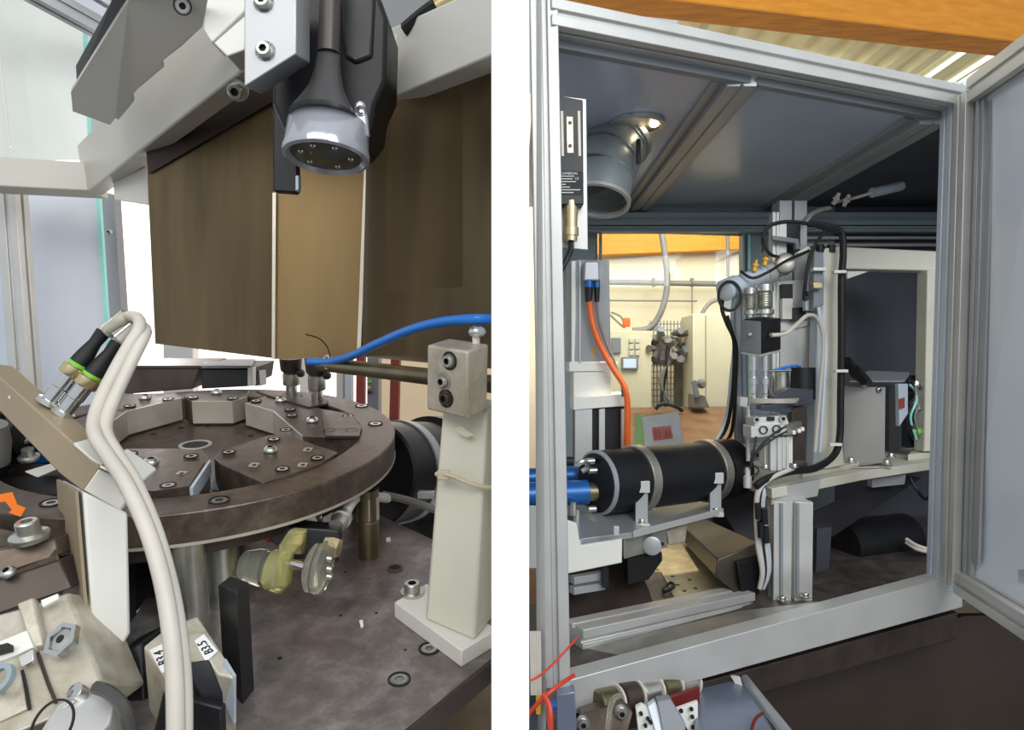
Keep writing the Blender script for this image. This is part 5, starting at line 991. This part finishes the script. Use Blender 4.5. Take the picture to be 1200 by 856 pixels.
# ---- bottom left: cables, air treatment unit, drawer
t = T('tray_support', 'pale sheet and grey parts seen left of the left post', 'bracket', P(628, 700, 1.35))
MB().prism([P(619, 594, 1.38), P(632, 594, 1.38), P(634, 664, 1.38), P(619, 666, 1.38)], Y*.01).build('sheet', M['white'], t)
MB().prism([P(619, 670, 1.4), P(640, 668, 1.4), P(640, 706, 1.4), P(619, 708, 1.4)], Y*.02).build('wood_block', M['rust'], t)
b = MB()
for k in range(5): b.cyl(P(622+k*2.6, 740, 1.2), P(623+k*2.6, 815, 1.18), .0022, n=6)
b.build('thin_wires', M['cable'], t)
MB().prism([P(619, 800, 1.22), P(640, 796, 1.22), P(640, 880, 1.22), P(619, 880, 1.22)], Y*.02).build('dark_box', M['darkwall'], t)
cb([(612, 800, 1.14), (626, 796, 1.14), (640, 786, 1.16), (660, 766, 1.19), (676, 748, 1.2)], .002, 'redc', 'thin red cable crossing the left post upper')
cb([(618, 840, 1.14), (630, 825, 1.13), (644, 812, 1.13), (660, 800, 1.15), (672, 792, 1.18)], .0038, 'redc', 'thick red cable crossing the foot of the left post')
cb([(636, 814, 1.13), (643, 826, 1.12), (645, 845, 1.11), (645, 880, 1.11)], .005, 'redc', 'red cable dropping straight down beside the left post')
MB().prism([P(628, 812, 1.2), P(634, 812, 1.2), P(634, 838, 1.2), P(628, 838, 1.2)], Y*.01).build('yellow_terminal', M['yel'], None, .001, 'small yellow terminal at the bottom left of the cabinet', 'terminal')
MB().cyl(P(644, 828, 1.17), P(652, 826, 1.17), .009).build('blue_plug', M['blue_m'], None, 0, 'small blue plug beside the dropping red cable', 'plug')
MB().prism([P(652, 815, 1.2), P(674, 811, 1.2), P(677, 880, 1.2), P(654, 880, 1.2)], Y*.03).build('blue_bracket', M['bluegrey'], None, .002, 'blue grey leg plate under the corner of the bottom rail', 'leg')
t = T('air_unit', 'row of brown grey pneumatic couplings under the bottom rail', 'valve', P(770, 830, 1.3))
ua, ub_ = P(700, 826, 1.28), P(812, 797, 1.42)
for k in range(5):
    p, q = ua+(ub_-ua)*(k*.2), ua+(ub_-ua)*(k*.2+.17)
    MB().lathe(p, q-p, [(0, .022), (.004, .026+.003*(k % 2)), ((q-p).length-.004, .026+.003*(k % 2)), ((q-p).length, .021)], 20).build('coupling', M[['brassy', 'steel_d', 'zinc', 'brassy', 'alu_raw'][k]], t)
    MB().ring(q, q-p, .029, .015, .005, 20).build('seal_ring', M['cable'], t)
MB().prism([P(680, 838, 1.24), P(712, 828, 1.26), P(728, 820, 1.28), P(742, 836, 1.26), P(730, 880, 1.2), P(680, 880, 1.2)], Y*.03).build('bracket', M['steel'], t, .002)
for q in ((683, 848), (728, 835)): screw(t, P(*q, 1.215 if q[0] < 700 else 1.25), -Y, .009, 'cap')
MB().tube([P(726, 816, 1.24), P(718, 822, 1.22), P(714, 840, 1.2), P(711, 880, 1.18)], .005, 8, 5).build('clear_hose', M['clear'], t)
t = T('drilled_plate', 'white drilled plate hanging under the air couplings', 'plate', P(770, 890, 1.22))
MB().prism([P(745, 830, 1.26), P(752, 826, 1.26), P(800, 850, 1.22), P(800, 890, 1.22), P(752, 890, 1.22)], Y*.01).build('plate', M['white'], t, .001)
for q in ((751, 836, 1.25), (756, 850, 1.235), (762, 846, 1.235), (759, 842, 1.24)): MB().lathe(P(*q), -Y, [(0, .0035), (.006, .003)], 10).build('hole', M['ink'], t)
MB().prism([P(759, 828, 1.25), P(768, 822, 1.25), P(786, 862, 1.22), P(790, 890, 1.2), P(778, 890, 1.2)], Y*.012).build('blue_strip', M['stripe'], None, .001, 'pale blue bar crossing the white drilled plate', 'bar')
MB().prism([P(770, 822, 1.24), P(786, 820, 1.24), P(804, 850, 1.22), P(800, 890, 1.2), P(782, 890, 1.2)], Y*.02).build('grey_block', M['grey'], None, .002, 'grey block beside the pale blue bar under the couplings', 'block')
MB().prism([P(786, 818, 1.30), P(820, 806, 1.34), P(820, 826, 1.34), P(788, 838, 1.30)], Y*.01).build('maroon_plate', M['maroon'], None, .001, 'dark red plate right of the air couplings', 'plate')
t = T('hinge_plate', 'white triangular hinge plate with holes beside the blue grey door', 'plate', P(812, 858, 1.28))
MB().prism([P(793, 832, 1.27), P(818, 823, 1.29), P(818, 858, 1.29), P(808, 860, 1.27)], Y*.01).build('plate', M['white'], t, .001)
for q in ((798, 833, 1.27), (810, 831, 1.275), (811, 840, 1.275), (812, 852, 1.275)): MB().lathe(P(*q), -Y, [(0, .004), (.004, .0035)], 10).build('hole', M['ink'], t)
t = T('lower_door', 'open blue grey sheet metal door with rounded grey edge below the sill', 'door', P(870, 880, 1.2))
MB().prism([P(818, 800, 1.44), P(868, 790, 1.48), P(876, 802, 1.44), P(920, 880, 1.15), P(810, 890, 1.15)], -Z*.01+X*.004).build('sheet', M['bluegrey'], t, .002)
MB().tube([P(872, 797, 1.46), P(890, 820, 1.36), P(920, 858, 1.2), P(945, 890, 1.1)], .0115, 12, 6).build('edge_tube', M['alu_dark'], t)
MB().prism([P(854, 790, 1.45), P(866, 792, 1.44), P(870, 806, 1.43), P(860, 800, 1.44)], -Y*.006).build('hinge', M['alu'], t, .001)
MB().tube([P(894, 836, 1.27), P(886, 842, 1.25), P(881, 856, 1.22), P(880, 880, 1.18)], .003, 7, 5).build('red_hose', M['maroon'], t)
MB().prism([P(888, 794, 1.7), P(1010, 762, 1.75), P(1130, 722, 1.8), P(1260, 720, 1.75), P(1300, 900, 1.75), P(888, 900, 1.7)], Y*.02).build('skirting_sheet', mat('dark_brown_panel', (46, 34, 26), 0, .5, .15, 5), None, .002, 'dark brown panel under the bottom rail', 'panel')  # dark brown sheet closing the space under the rail
